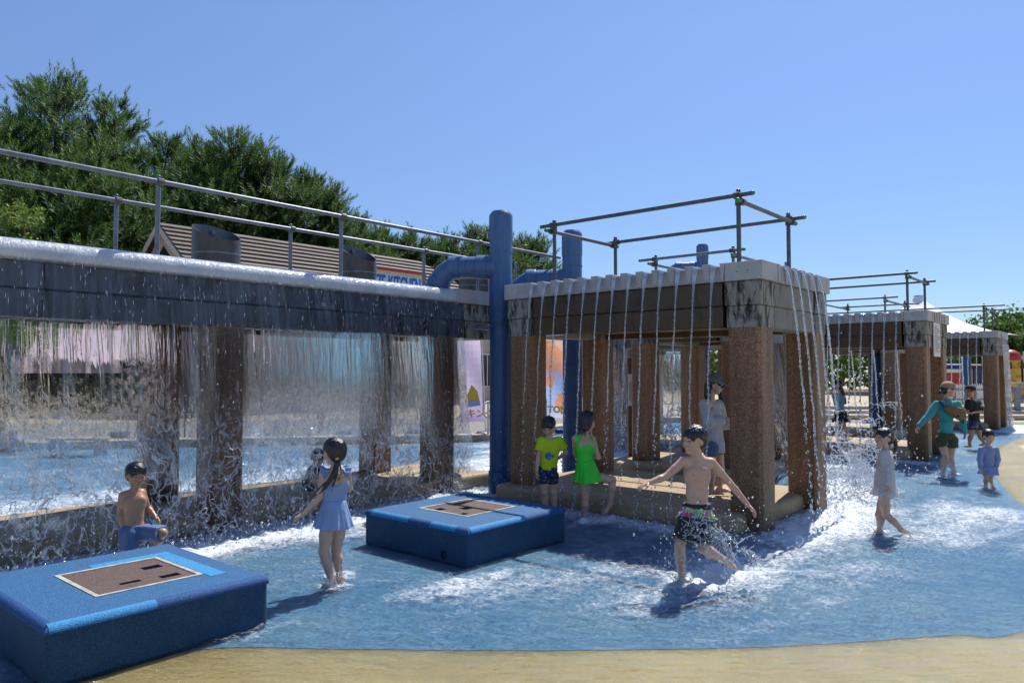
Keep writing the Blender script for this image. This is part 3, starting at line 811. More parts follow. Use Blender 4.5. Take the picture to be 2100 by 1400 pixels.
# ============================================================ RUBBER BOXES
def rubber_box(label, a0, a1, b0, b1, lid, slots, h=.325):
    t = thing('rubber_block', label, 'play block', AB(a0, b0, 0), 'blue rubber covered blocks in the pool')
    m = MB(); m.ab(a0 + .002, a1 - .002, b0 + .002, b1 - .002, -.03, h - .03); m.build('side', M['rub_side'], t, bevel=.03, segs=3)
    # rounded top rim
    e = .042
    n = 6; rings = []
    for k in range(n + 1):
        an = k / n * math.pi / 2
        o = e * (1 - math.sin(an)) if False else e * (1 - math.cos(an)); z = h - e + e * math.sin(an)
        rings.append((o, z))
    def rect(o, z): return [AB(a0 + o, b0 + o, z), AB(a1 - o, b0 + o, z), AB(a1 - o, b1 - o, z), AB(a0 + o, b1 - o, z)]
    m = MB()
    R_ = [rect(o, z) for o, z in [(0, h - e - .01)] + rings]
    for i in range(len(R_) - 1):
        for k in range(4): m.add([R_[i][k], R_[i][(k + 1) % 4], R_[i + 1][(k + 1) % 4], R_[i + 1][k]], [(0, 1, 2, 3)])
    m.build('rim', M['rub_edge'], t, smooth=True)
    la0, la1, lb0, lb1 = lid
    m = MB()
    z = h
    def ring(A0, A1, B0, B1, a_0, a_1, b_0, b_1, z0, z1):
        m.ab(A0, A1, B0, b_0, z0, z1); m.ab(A0, A1, b_1, B1, z0, z1); m.ab(A0, a_0, b_0, b_1, z0, z1); m.ab(a_1, A1, b_0, b_1, z0, z1)
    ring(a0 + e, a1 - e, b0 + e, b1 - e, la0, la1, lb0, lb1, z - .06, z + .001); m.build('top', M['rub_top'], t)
    m = MB(); f = .03
    ring(la0, la1, lb0, lb1, la0 + f, la1 - f, lb0 + f, lb1 - f, z - .05, z + .006); m.build('lid_frame', M['frame'], t)
    # lid with slots
    m = MB(); x0, x1, y0, y1 = la0 + f + .008, la1 - f - .008, lb0 + f + .008, lb1 - f - .008
    cells_a = sorted({x0, x1} | {s[0] for s in slots} | {s[1] for s in slots}); cells_b = sorted({y0, y1} | {s[2] for s in slots} | {s[3] for s in slots})
    for i in range(len(cells_a) - 1):
        for j in range(len(cells_b) - 1):
            ca, cb = (cells_a[i] + cells_a[i + 1]) / 2, (cells_b[j] + cells_b[j + 1]) / 2
            if any(s[0] < ca < s[1] and s[2] < cb < s[3] for s in slots): continue
            m.ab(cells_a[i], cells_a[i + 1], cells_b[j], cells_b[j + 1], z - .035, z + .003)
    m.build('lid', M['lid'], t)
    m = MB(); m.ab(x0 - .02, x1 + .02, y0 - .02, y1 + .02, z - .12, z - .11); m.build('lid_pit', M['black'], t)
    return t
def px_ab(px, py, z=.325): return toab(G(px, py, z))
def slot(px, py, wa, wb):
    a, b = px_ab(px, py); return (a - wa / 2, a + wa / 2, b - wb / 2, b + wb / 2)
b1_ = rubber_box('blue rubber block in the bottom left corner, nearest the camera', 1.42, 2.76, 4.56, 6.04, (1.80, 2.48, 4.91, 5.63),
           [slot(311, 1163, .13, .085), slot(348, 1180, .13, .07), slot(267, 1194, .13, .05)])
m = MB(); m.ab(2.05, 2.60, 5.64, 5.74, .2, .3285); m.ab(2.49, 2.60, 4.83, 5.635, .2, .3285); m.build('light_patch', M['rub_light'], b1_)
m = MB(); e_ = .042
for (s0, s1) in ((1.44, 2.02),):
    for k in range(6):
        an0, an1 = k / 6 * math.pi / 2, (k + 1) / 6 * math.pi / 2
        q = [(4.56 + e_ * (1 - math.cos(an)) - .0025 * math.cos(an), .325 - e_ + e_ * math.sin(an) + .0025 * math.sin(an)) for an in (an0, an1)]
        m.add([AB(s0, q[0][0], q[0][1]), AB(s1, q[0][0], q[0][1]), AB(s1, q[1][0], q[1][1]), AB(s0, q[1][0], q[1][1])], [(0, 1, 2, 3)])
m.build('light_rim', M['rub_light'], b1_, smooth=True)
b2_ = rubber_box('blue rubber block with three slots in its lid, between the falls and the running boy', 4.68, 6.10, 4.56, 6.00, (5.07, 5.78, 4.95, 5.64),
           [slot(903, 1044, .10, .09), slot(956, 1042, .13, .11), slot(950, 1054, .10, .07)])
def rim_patch(par, fixed, s0, s1, axis):
    m = MB()
    for k in range(6):
        q = []
        for an in (k / 6 * math.pi / 2, (k + 1) / 6 * math.pi / 2):
            q.append((fixed + e_ * (1 - math.cos(an)) - .0025 * math.cos(an), .325 - e_ + e_ * math.sin(an) + .0025 * math.sin(an)))
        if axis == 'a': m.add([AB(s0, q[0][0], q[0][1]), AB(s1, q[0][0], q[0][1]), AB(s1, q[1][0], q[1][1]), AB(s0, q[1][0], q[1][1])], [(0, 1, 2, 3)])
        else: m.add([AB(q[0][0], s0, q[0][1]), AB(q[0][0], s1, q[0][1]), AB(q[1][0], s1, q[1][1]), AB(q[1][0], s0, q[1][1])], [(3, 2, 1, 0)])
    m.build('light_rim', M['rub_light'], par, smooth=True)
rim_patch(b2_, 4.56, 4.72, 5.45, 'a'); rim_patch(b2_, 4.68, 4.72, 5.05, 'b'); rim_patch(b2_, 4.68, 5.35, 5.9, 'b')
m = MB(); q = AB(4.682, 4.86, .055); m.tube([q, q + DA * .02], .045, 20); m.build('drain_hole', M['black'], b2_)
# ============================================================ FALLING WATER
def wall_sheet(name, label, a0, a1, seed, b_lip=7.44, vx=.32, z_top=2.69, z_bot=-.01, dn=1.0, group='water sheets of the long wall', res=.035, dirv=None, org=None):
    """thin film that leaves the lip and swings outwards; frays further down. dirv/org allow other walls."""
    na = int((a1 - a0) / res) + 1; nz = int((z_top - z_bot) / res) + 1
    A_, Z_ = np.meshgrid(np.linspace(a0, a1, na), np.linspace(z_top, z_bot, nz), indexing='ij')
    fall = np.clip((z_top - Z_) / 2.8, 0, 1)
    off = .02 + vx * np.sqrt(fall)
    amp = .004 + .055 * np.clip((1.55 - Z_) / 1.3, 0, 1) ** 1.3
    off += amp * grid_noise(A_ * 1.0, Z_ * .9, seed, ((5, 1), (11, .8), (23, .5)))
    off += .004 * grid_noise(A_, Z_ * .12, seed + 1, ((18, 1), (40, .7)))
    Aw = A_ + .35 * amp * grid_noise(A_, Z_, seed + 2, ((7, 1), (15, .6)))
    # uneven side edges
    o3 = (lambda a, d: DA * a + DB * (b_lip - d)) if dirv is None else dirv
    V = np.zeros(A_.shape + (3,))
    if dirv is None:
        for k, (u, w) in enumerate(((DA.x, DB.x), (DA.y, DB.y))): V[..., k] = Aw * u + (b_lip - off) * w
    else:
        U, Wv, O = dirv    # along, outwards, origin
        for k in range(2): V[..., k] = O[k] + (Aw - a0) * U[k] + off * Wv[k]
    V[..., 2] = Z_
    i = np.arange(na * nz).reshape(na, nz)
    F = np.stack([i[:-1, :-1].ravel(), i[:-1, 1:].ravel(), i[1:, 1:].ravel(), i[1:, :-1].ravel()], 1)
    org_ = V[na // 2, -1]
    o = np_mesh(name, V.reshape(-1, 3), F, M['sheet'], smooth=True, origin=org_)
    uvl = o.data.uv_layers.new(name='UVMap')
    uv = np.stack([A_.ravel() + seed * 3.3, Z_.ravel()], 1)[F.ravel()]
    uvl.data.foreach_set('uv', uv.astype(np.float32).ravel())
    return tag(o, label, 'waterfall', group)
wall_sheet('water_sheet', 'wide sheet of falling water at the left edge, left of its vertical break', -2.0, 1.16, 21)
wall_sheet('water_sheet', 'wide sheet of falling water behind the boy in blue shorts', 1.20, 4.22, 5)
wall_sheet('water_sheet', 'wide sheet of falling water behind the girl in the pale blue swimsuit', 4.26, 7.38, 13)
# sheet on the back side of the wall, seen past its end
wall_sheet('water_sheet', 'narrow rear sheet of water seen between the wall end and the purple banner', 5.0, 9.05, 33, dirv=(DA, DB, AB(4.9, 9.15)), vx=.3)
wall_sheet('water_sheet', 'rear sheet of water crashing behind the woman in the grey cap', 0, 2.4, 41, dirv=(DB, -DA, AB(14.1, 7.0)), vx=.35, group='rear water sheets')
wall_sheet('water_sheet', 'thin sheet of water seen in the slot right of the nearest pillar', 0, 1.1, 47, dirv=(DA, -DB, AB(11.0, 4.72)), vx=.35, group='rear water sheets')

def jet(label, p, out, seed, group, v0=.42, z_bot=0, r0=.0085, z_top=2.845, tgt=None):
    """one thin jet: a smooth tongue at the notch that tears into beads"""
    r = np.random.default_rng(seed)
    t = thing('water_jet', label, 'water jet', (p.x, p.y, 0), group)
    m = MB()
    m0 = MB()
    pts = []; rad = []
    # tongue: flat on the notch sill then parabola
    side = Vector((-out.y, out.x, 0)); n = 90
    ph = r.uniform(0, 6, 4); wob = 0
    zend = r.uniform(.6, 1.3)
    def pos(z):
        f = max(0, z_top - z); x = v0 * math.sqrt(2 * f / 9.81)
        fr = min(1, f / 2.4)
        w = .009 * fr * math.sin(z * 6 + ph[0]) + .006 * fr * math.sin(z * 23 + ph[1])
        w2 = .008 * fr * math.sin(z * 9 + ph[2])
        q = p + out * (x + w2) + side * w; q.z = z; return q
    # tongue with narrowing width
    V = []; 
    K = 14; prof = []
    for k in range(K + 1):
        z = z_top - .45 * (k / K) ** 1.6
        wd = .034 * (1 - k / K) ** 1.1 + .006
        q = pos(z) if k else p + Vector((0, 0, z_top)) - Vector((0, 0, p.z))
        m0.cur = 0
        prof.append((q, wd))
    for i in range(K):
        (q0, w0), (q1, w1) = prof[i], prof[i + 1]
        th = .007
        m0.add([q0 - side * w0, q0 + side * w0, q1 + side * w1, q1 - side * w1,
                q0 - side * w0 * .5 + out * th, q0 + side * w0 * .5 + out * th, q1 + side * w1 * .5 + out * th, q1 - side * w1 * .5 + out * th],
               [(0, 1, 2, 3), (4, 7, 6, 5), (0, 3, 7, 4), (1, 5, 6, 2)])
    m0.build('tongue', M['jet'], t, smooth=True)
    zs = []
    z = z_top - .36
    while z > z_bot:
        zs.append(z); z -= .012
    seg = []; segr = []
    for z in zs:
        f = (z_top - z) / 2.8
        rr = r0 * (1.05 - .25 * f) * (1 + (.25 + 1.05 * f) * (math.sin(z * 125 + ph[0] + 2 * math.sin(z * 23)) * .6 + r.uniform(-.35, .5)))
        gap = z < zend and math.sin(z * 62 + ph[3]) + r.uniform(-.4, .4) < -.35 + 0 * f
        if z < zend and r.random() < .5:
            q = pos(z) + Vector((r.normal(0, .010), r.normal(0, .010), 0)); m.blob(q, r.uniform(.45, 1.35) * r0, 6, 4, (1, 1, r.uniform(.9, 1.9)))
        if z < zend or gap:
            if len(seg) > 2: m.tube(seg, segr, 6)
            seg = []; segr = []
            if z < zend: continue
        seg.append(pos(z) + Vector((r.normal(0, .006 * f), r.normal(0, .006 * f), 0))); segr.append(max(.0035, rr))
    if len(seg) > 2: m.tube(seg, segr, 6)
    o = m.build('stream', M['jet'], t, smooth=True)
    return t
ORD = ['first', 'second', 'third', 'fourth', 'fifth', 'sixth', 'seventh', 'eighth', 'ninth', 'tenth', 'eleventh', 'twelfth', 'thirteenth']
for k, q in enumerate(reversed(jets2f)):
    zb = .2 if False else 0
    jet(f'{ORD[k]} thin jet from the left along the front coping of the middle frame', q - DA * .03, -DA, 100 + k, 'jets along the front of the middle frame', v0=.35)
for k, q in enumerate(jets2s):
    jet(f'{ORD[k]} jet from the near corner off the right side of the middle frame', q - DB * .03, -DB, 130 + k, 'jets off the right side of the middle frame', v0=.36, r0=.0105)
for k, q in enumerate(reversed(jets3f)):
    if k >= 3: jet(f'{ORD[k - 3]} visible jet from the left on the frame with the white notice', q - DA * .03, -DA, 150 + k, 'jets on the frame with the white notice', v0=.4, r0=.015)
for k in range(6):
    q = AB(17.85, 3.9 + k * .48, 2.84)
    jet(f'{ORD[k]} rear jet crossing behind the front jets of the frame with the white notice', q, DA * .9 + DB * .0, 170 + k, 'rear jets of the frame with the white notice', v0=1.1, r0=.014)
for k, q in enumerate(reversed(jets4f)):
    if k >= 5: jet(f'{ORD[k - 5]} faint jet from the left on the farthest right frame', q - DA * .03, -DA, 190 + k, 'jets on the farthest right frame', v0=.4, r0=.016)
for k, q in enumerate(jets4s):
    jet(f'{ORD[k]} jet off the outer side of the farthest right frame', q - DB * .03, -DB, 210 + k, 'jets off the outer side of the farthest right frame', v0=.12, r0=.022)
for k in range(5):
    jet(f'{ORD[k]} bright rear jet behind the front jets of the farthest right frame', AB(27.1, 4.1 + k * .55, 2.84), DA, 220 + k, 'rear jets of the farthest right frame', v0=.4, r0=.018)

# ---- spray and droplets (uncountable)
def spray(name, label, gens, seed, mat_=None):
    r = np.random.default_rng(seed); m = MB()
    for (c, sx, sy, sz, n, r0, r1) in gens:
        for _ in range(n):
            q = Vector(c) + DA * r.normal(0, sx) + DB * r.normal(0, sy) + Vector((0, 0, abs(r.normal(0, sz))))
            m.blob(q, r0 * (r1 / r0) ** (r.random() ** 2.2), 5, 3, (1, 1, r.uniform(.8, 1.7)))
    o = m.build(name, mat_ or M['spray'], smooth=True, origin=gens[0][0])
    return tag(o, label, 'water spray', kind='stuff')
g = [(AB(a, 7.05, 0), .25, .10, .28, 70, .003, .010) for a in np.arange(-1, 7.4, .35)]
g += [(AB(a, 6.95, .0), .3, .16, .10, 60, .003, .012) for a in np.arange(2.6, 7.4, .35)]
def glitter():
    r = np.random.default_rng(50); m = MB()
    for _ in range(900):
        a = r.uniform(-1.5, 7.35); z = 2.86 - 1.0 * r.random() ** 1.6
        f = max(0, 2.8 - z) / 2.8; bb = 7.44 - .035 - .34 * math.sqrt(f) - r.uniform(0, .02)
        L = r.uniform(.008, .05) * (1 + 1.2 * f); q = AB(a, bb, z)
        m.tube([q, q + Vector((r.normal(0, .003), 0, -L * .5)), q + Vector((r.normal(0, .004), 0, -L))], [.0012, .0024, .0008], 4)
    tag(m.build('falling_drops', M['spray'], smooth=True, origin=AB(3, 7.3, 2.5)), 'bright drops and short streaks racing down the top of the water wall', 'water spray', kind='stuff')
    m = MB()
    for _ in range(1500):
        a = r.uniform(-1.5, 7.4); z = 1.9 * r.random() ** 1.2
        f = (2.8 - z) / 2.8; bb = 7.44 - .02 - .34 * math.sqrt(f) + r.normal(0, .09) - .05
        m.blob(AB(a, bb, z), .0022 * (4.0 ** (r.random() ** 2)), 5, 3, (1, 1, r.uniform(.8, 2.2)))
    tag(m.build('falling_drops', M['spray'], smooth=True, origin=AB(3, 7.3, 1)), 'loose drops falling around the torn lower half of the water wall', 'water spray', kind='stuff')
glitter()
spray('water_spray', 'fine droplets thrown up where the long wall of water lands', g, 1)
g = [(AB(7.2, b, 0), .12, .2, .45, 60, .003, .008) for b in np.arange(3.5, 6.4, .4)]
g += [(AB(7.4, b, .3), .25, .2, .8, 40, .002, .005) for b in np.arange(3.5, 6.4, .4)]
g += [(AB(8.6, 2.7, 0), .5, .18, .35, 240, .003, .009), (AB(8.6, 2.75, .6), .5, .1, .6, 90, .003, .007)]
spray('water_spray', 'droplets around the jets of the middle frame', g, 2)

def splash(name, label, items, seed, kind='stuff'):
    """torn water: curved ropes with beads. items: (centre, direction, length, spread, count)"""
    r = np.random.default_rng(seed); m = MB()
    for (c, d, L, spread, n, rad) in items:
        c = Vector(c); d = Vector(d)
        for _ in range(n):
            v = (d + Vector(r.normal(0, spread, 3))); p = c + Vector(r.normal(0, .35 * L, 3)) * spread * .6
            pts = [p.copy()]; rr = []
            k = int(r.uniform(6, 16)); h = L / 12 * r.uniform(.5, 1.2)
            for i in range(k):
                v = v + Vector(r.normal(0, .28, 3)) + Vector((0, 0, -.06)); v = v.normalized() * min(1.0, max(.3, d.length))
                p = p + v * h; pts.append(p.copy())
            for i in range(len(pts)): rr.append(rad * r.uniform(.45, 1.3) * (1 - .5 * i / len(pts)))
            m.tube(pts, rr, 6)
            if r.random() < .7: m.blob(pts[-1], rad * r.uniform(.8, 1.9), 6, 4)
            for _ in range(3):
                m.blob(pts[-1] + Vector(r.normal(0, .18 * L, 3)), rad * r.uniform(.3, 1.1), 5, 3)
    m.v = [(x, y, max(z, -.01)) for x, y, z in m.v]
    o = m.build(name, M['spray'], smooth=True, origin=items[0][0])
    return tag(o, label, 'splash', kind=kind)
Yb = 5.97
def PV(px, py, Y=Yb): return P(px, py, Y)
it = []
def arc(pts, n, rad, spread, Y, L=.2):
    for i in range(len(pts) - 1):
        p, q = PV(*pts[i], Y), PV(*pts[i + 1], Y); d = (q - p)
        for k in range(n): it.append((p.lerp(q, (k + .5) / n), d.normalized(), L, spread, 1, rad))
arc([(1400, 1105), (1415, 1078), (1440, 1062), (1452, 1072), (1470, 1090)], 9, .0042, .5, 5.84, .13)
arc([(1415, 1100), (1440, 1085), (1465, 1095), (1480, 1110), (1495, 1125)], 9, .0042, .5, 5.84, .13)
arc([(1470, 1090), (1490, 1120), (1500, 1150), (1490, 1170)], 12, .0045, .6, 5.84, .14)
arc([(1500, 1130), (1530, 1125), (1552, 1145), (1545, 1160)], 7, .0045, .6, 5.84, .14)
arc([(1405, 1120), (1400, 1150), (1398, 1185)], 4, .0035, .6, 5.84, .1)
splash('splash', 'ropes of water kicked up around the running boy\'s legs', it, 3)
spray('water_spray', 'drops flying around the running boy', [(PV(1460, 1130, 5.85), .25, .2, .22, 420, .0025, .010), (PV(1400, 1170, 5.85), .12, .12, .12, 120, .0025, .008)], 4)
it = []
for k in range(6):
    it.append((PV(1395, 1192) + Vector((0, 0, .0)), Vector((math.cos(k), math.sin(k), .8)), .1, .5, 3, .004))
for (x, y, Y) in ((679, 1200, 5.8), (696, 1180, 5.95), (1930, 978, 11.9), (1954, 970, 11.95), (1803, 1088, 7.75), (1866, 1094, 7.7), (2022, 1000, 10.6)):
    for k in range(5): it.append((P(x, y, Y), Vector((math.cos(k * 1.3), math.sin(k * 1.3), .9)), .12 + (Y > 11) * .12, .5, 3, .0035 + (Y > 11) * .003))
splash('splash', 'small splashes around wading feet', it, 6)
it = []
for k in range(46):
    c = AB(13.7 + rng.normal(0, .25), 7.0 + rng.uniform(0, 2.4), abs(rng.normal(.35, .4)))
    it.append((c, Vector((rng.normal(), rng.normal(), 1.0)), .5, .9, 5, .011))
splash('splash', 'big broken splash behind the woman in the grey cap', it, 8)
it = []
for k in range(60):
    s = rng.uniform(0, 1)
    c = AB(10.6 + 1.7 * s + rng.normal(0, .16), 3.0 + rng.normal(0, .25) + .7 * s, abs(rng.normal(.25, .5)) * (1 - .3 * s))
    it.append((c, Vector((rng.normal(), rng.normal(), 1.3)), .26, .8, 6, .008))
splash('splash', 'tall white splash right of the middle frame, beside the girl with long hair', it, 9)
spray('water_spray', 'mist of droplets over the tall white splash', [(AB(11.2, 3.2, 0), .7, .4, .7, 700, .004, .013), (AB(10.6, 2.8, 0), .8, .3, .3, 300, .004, .012), (AB(13.6, 8, 0), .5, .8, .5, 300, .005, .014)], 12)
# ============================================================ BACKGROUND
def flat_roof_tiles():
    t = NT('brown_roof_tiles'); tc = t.n('TexCoord')
    mp = t.n('Mapping', i0=tc.outputs['UV'])
    br = t.n('TexBrick', {'offset': .5}, Scale=1.0, i1=(.125, .095, .085, 1), i2=(.165, .13, .115, 1), i3=(.012, .009, .008, 1))
    br.inputs['Brick Width'].default_value = .9; br.inputs['Row Height'].default_value = .38; br.inputs['Mortar Size'].default_value = .012; br.inputs['Mortar Smooth'].default_value = .0
    t.set(br.inputs['Vector'], mp)
    c = t.mix(.4, br.outputs[0], t.ramp(t.noise(mp, 1.5, 4), [(.3, .2), (.7, .5)]), 'SOFT_LIGHT')
    return t.done(t.pbr(c, .7, t.bump(br.outputs['Fac'], -1.0, .03)))
M['tiles'] = flat_roof_tiles()
M['stucco'] = simple('pinkish_render_wall', (.50, .40, .34), .85, .1, 2, .003, 80)
M['trim'] = simple('cream_trim', (.62, .58, .50), .6, .08)
M['white'] = simple('white_paint', (.74, .74, .73), .55, .06, 3)
M['darkwin'] = simple('dark_window_glass', (.02, .025, .03), .12, .1)
M['brownwood'] = simple('brown_timber', (.12, .07, .045), .7, .2, 6)
M['red'] = simple('red_paint', (.42, .035, .03), .5, .15, 3)
M['yellow'] = simple('yellow_paint', (.62, .42, .05), .55, .12, 3)
M['orange'] = simple('orange_patch', (.60, .22, .04), .6, .1)
M['navy'] = simple('navy_paint', (.015, .04, .16), .5, .1)
M['greenp'] = simple('green_paint', (.02, .20, .09), .5, .1)
M['maroon'] = simple('maroon_wall', (.10, .035, .03), .8, .2, 3)
M['kerb'] = simple('kerb_stone', (.45, .40, .31), .8, .12, 3, .003, 60)
M['greyrail'] = simple('grey_painted_rail', (.24, .26, .29), .5, .1, 6, Metallic=.3)
M['tent'] = simple('white_tent_fabric', (.80, .80, .84), .7, .03, 1)
M['asphalt'] = simple('road_grey', (.23, .21, .18), .85, .12, 2, .002, 120)

def text_mesh(body, size, loc, X, Z, m, parent=None, name='lettering', ext=.004, align='LEFT', bold=0.0):
    cu = bpy.data.curves.new(name, 'FONT'); cu.body = body; cu.size = size; cu.extrude = ext; cu.offset = bold; cu.align_x = align
    tmp = bpy.data.objects.new(name, cu); col.objects.link(tmp)
    dg = bpy.context.evaluated_depsgraph_get(); me = bpy.data.meshes.new_from_object(tmp.evaluated_get(dg))
    bpy.data.objects.remove(tmp); bpy.data.curves.remove(cu)
    Y_ = Z.cross(X)          # depth axis
    off = root_loc(parent) if parent is not None else Vector((0, 0, 0))
    n = X.cross(Z)
    for v in me.vertices:
        c = Vector(loc) + X * v.co.x + Z * v.co.y + n * v.co.z; v.co = c - off
    o = link_mesh(name, me, m, parent)
    return o

# ---- kerbs and road
kb = [(G(-60, 926), G(0, 924)), (G(0, 924), G(400, 914)), (G(400, 914), G(1000, 904)), (G(1000, 904), G(1280, 867)), (G(1280, 867), G(1700, 861))]
k_ = thing('kerb', 'low beige stone kerb along the far edge of the pool', 'kerb', kb[1][0])
for p, q in kb:
    d = (q - p).normalized(); nn = Vector((-d.y, d.x, 0)); L = (q - p).length; n = max(1, int(L / 1.2))
    for i in range(n):
        m = MB(); a, b = p.lerp(q, i / n) + d * .004, p.lerp(q, (i + 1) / n) - d * .004
        m.prism([a + Vector((0, 0, -.03)), b + Vector((0, 0, -.03)), b + nn * .5 + Vector((0, 0, -.03)), a + nn * .5 + Vector((0, 0, -.03))], (0, 0, .19))
        m.build('kerb_stone', M['kerb'], k_, bevel=.02)
rd = MB(); r0_, r1_ = AB(-10, 19.2), AB(45, 15.0)
rd.add([(-25, 18.6, -.02), (-.5, 19.6, -.02), (3.7, 26, -.02), (8, 27.5, -.02), (8, 30, -.02), (-25, 22.5, -.02)], [(0, 1, 2, 3, 4, 5)])
tag(rd.build('road', M['asphalt']), kind='structure')

# ---- the kitchen house
def uvquad(me_o, uvs):
    uvl = me_o.data.uv_layers.new(name='UVMap')
    for i, uv in enumerate(uvs): uvl.data[i].uv = uv
def roof_plane(name, pts, parent, th=.08):
    """pts: eave0, eave1, ridge1, ridge0 ; uv in metres"""
    pts = [Vector(p) for p in pts]; u = (pts[1] - pts[0]).normalized(); nrm = (pts[1] - pts[0]).cross(pts[-1] - pts[0]).normalized(); w = nrm.cross(u)
    # overlapping tile courses: each one lifts at its lower edge
    slope = (pts[-1] - pts[0]).dot(w); n = max(3, int(slope / .38)); m = MB(); off = root_loc(parent); uvs = []
    L0, R0, R1, L1 = (pts[0], pts[1], pts[2], pts[3]) if len(pts) == 4 else (pts[0], pts[1], pts[2], pts[2])
    up = -nrm if nrm.z < 0 else nrm
    for k in range(n):
        a, b = k / n, (k + 1) / n
        l0, r0, l1, r1 = L0.lerp(L1, a), R0.lerp(R1, a), L0.lerp(L1, b), R0.lerp(R1, b)
        e = up * .085
        m.add([l0 + e, r0 + e, r1, l1], [(0, 1, 2, 3)]); m.add([l0 - up * .02, r0 - up * .02, r0 + e, l0 + e], [(0, 1, 2, 3)])
    m.add([L0 - up * .03, R0 - up * .03, R1 - up * .03, L1 - up * .03], [(3, 2, 1, 0)] if len(pts) == 4 else [(2, 1, 0)])
    o = m.build(name, M['tiles'], parent); me = o.data
    uvl = me.uv_layers.new(name='UVMap')
    for lp in me.loops:
        v = me.vertices[lp.vertex_index].co + off - pts[0]; uvl.data[lp.index].uv = (v.dot(u), v.dot(w))
    return o
def house(label, name, a0, a1, b0, bm, ze, zr, hip0=0, hip1=0, windows=(), cat='building', door=None):
    t = thing(name, label, cat, AB(a0, b0, 0))
    bb = bm + (bm - b0)
    m = MB(); m.ab(a0 + .3, a1 - .3, b0 + .35, bb - .35, -.03, ze + .12); o = m.build('wall', M['stucco'], t)
    m = MB(); m.prism([AB(a0 + .3, b0 + .36, ze + .11), AB(a0 + .3, bb - .36, ze + .11), AB(a0 + .3, bm, zr - .25)], DA * .2)
    m.build('gable', M['stucco'], t)
    m = MB(); m.prism([AB(a1 - .5, b0 + .36, ze + .11), AB(a1 - .5, bb - .36, ze + .11), AB(a1 - .5, bm, zr - .25)] if not hip1 else [AB(a1 - 1.2, b0 + .5, ze), AB(a1 - 1.2, bb - .5, ze), AB(a1 - 1.2, bm, ze + .2)], DA * .2)
    if not hip1: m.build('gable', M['stucco'], t)
    roof_plane('roof', [AB(a0, b0, ze), AB(a1, b0, ze), AB(a1 - hip1, bm, zr), AB(a0 + hip0, bm, zr)], t)
    roof_plane('roof', [AB(a1, bb, ze), AB(a0, bb, ze), AB(a0 + hip0, bm, zr), AB(a1 - hip1, bm, zr)], t)
    if hip1: roof_plane('roof', [AB(a1, b0, ze), AB(a1, bb, ze), AB(a1 - hip1, bm, zr)], t)
    if not hip0:
        m = MB()
        for s in (b0, bb):
            p, q = AB(a0 - .03, s, ze - .04), AB(a0 - .03, bm, zr - .02); m.prism([p, q, q - Vector((0, 0, .3)), p - Vector((0, 0, .25))], DA * .06)
        m.build('bargeboard', M['trim'], t)
    m = MB(); m.ab(a0 + .05, a1 - .05, b0 + .06, b0 + .14, ze - .22, ze - .03); m.build('fascia', M['trim'], t)
    for (wa0, wa1, z0, z1) in windows:
        m = MB(); m.ab(wa0, wa1, b0 + .30, b0 + .352, z0, z1); w = m.build('window', M['darkwin'], t)
        m = MB(); f = .08
        m.ab(wa0 - f, wa1 + f, b0 + .26, b0 + .33, z1, z1 + f); m.ab(wa0 - f, wa1 + f, b0 + .24, b0 + .33, z0 - f, z0)
        m.ab(wa0 - f, wa0, b0 + .265, b0 + .33, z0, z1); m.ab(wa1, wa1 + f, b0 + .265, b0 + .33, z0, z1); m.ab((wa0 + wa1) / 2 - .03, (wa0 + wa1) / 2 + .03, b0 + .27, b0 + .32, z0, z1)
        m.build('window_frame', M['trim'], w)
    return t
H1 = house('large house with a grey brown tiled roof behind the water wall', 'tiled_house', 14.2, 33.0, 27.5, 32.8, 4.27, 8.2, 0, 3.5,
           windows=[(16, 17.8, 1, 2.6), (20.2, 22.2, .9, 2.6), (24.6, 26.6, .9, 2.6), (29, 31, .9, 2.6)])
# gable opening at the left end
m = MB(); m.prism([AB(14.49, 30, 5.0), AB(14.49, 35.6, 5.0), AB(14.49, 32.8, 7.2)], -DA * .01); m.build('gable_window', M['darkwin'], H1)
H2 = house('lower tiled house behind the nearest blue pipe', 'tiled_house', 33.4, 50, 29.0, 33.5, 3.1, 6.6, 0, 0, windows=[(34.6, 36.2, 1.1, 2.4), (38.6, 40.4, .9, 2.4)])
# sign board
def on_b(px, b):
    x = (px - 1050) / FPX; Y = b / (DB.x * x + DB.y); return toab(Vector((x * Y, Y, 0)))[0]
sg = thing('signboard', 'wide red framed signboard with blue lettering in front of the tiled roof', 'sign', AB(21, 27.2, 4))
sa0, sa1, sb, sz0, sz1 = on_b(744, 27.2), on_b(869, 27.2), 27.2, 4.9, 6.42
m = MB(); m.ab(sa0, sa1, sb, sb + .08, sz0, sz1); m.build('board', simple('cream_board', (.60, .48, .28), .6), sg)
m = MB(); f = .11
m.ab(sa0 - f, sa1 + f, sb - .03, sb + .1, sz1, sz1 + f); m.ab(sa0 - f, sa1 + f, sb - .03, sb + .1, sz0 - f, sz0); m.ab(sa0 - f, sa0, sb - .028, sb + .1, sz0, sz1); m.ab(sa1, sa1 + f, sb - .028, sb + .1, sz0, sz1)
m.build('frame', M['red'], sg)
m = MB(); m.ab(sa0 + .02, sa1 - .2, sb - .012, sb - .004, sz0 + .3, sz1 - .16); m.build('letter_panel', simple('pale_blue_panel', (.45, .66, .78), .5), sg, bevel=.03)
Lw = sa1 - sa0 - .34
tx = text_mesh('KAZE KITCHEN', 1.16, AB(sa0 + .08, sb - .03, sz1 - 1.02), DA * 1.0, Vector((0, 0, 1)), simple('deep_blue_letters', (.01, .10, .45), .4), sg, ext=.012, bold=.016)
xs = [((v.co + root_loc(sg)) - AB(sa0 + .08, sb, 0)).dot(DA) for v in tx.data.vertices]; k_s = Lw / max(xs)
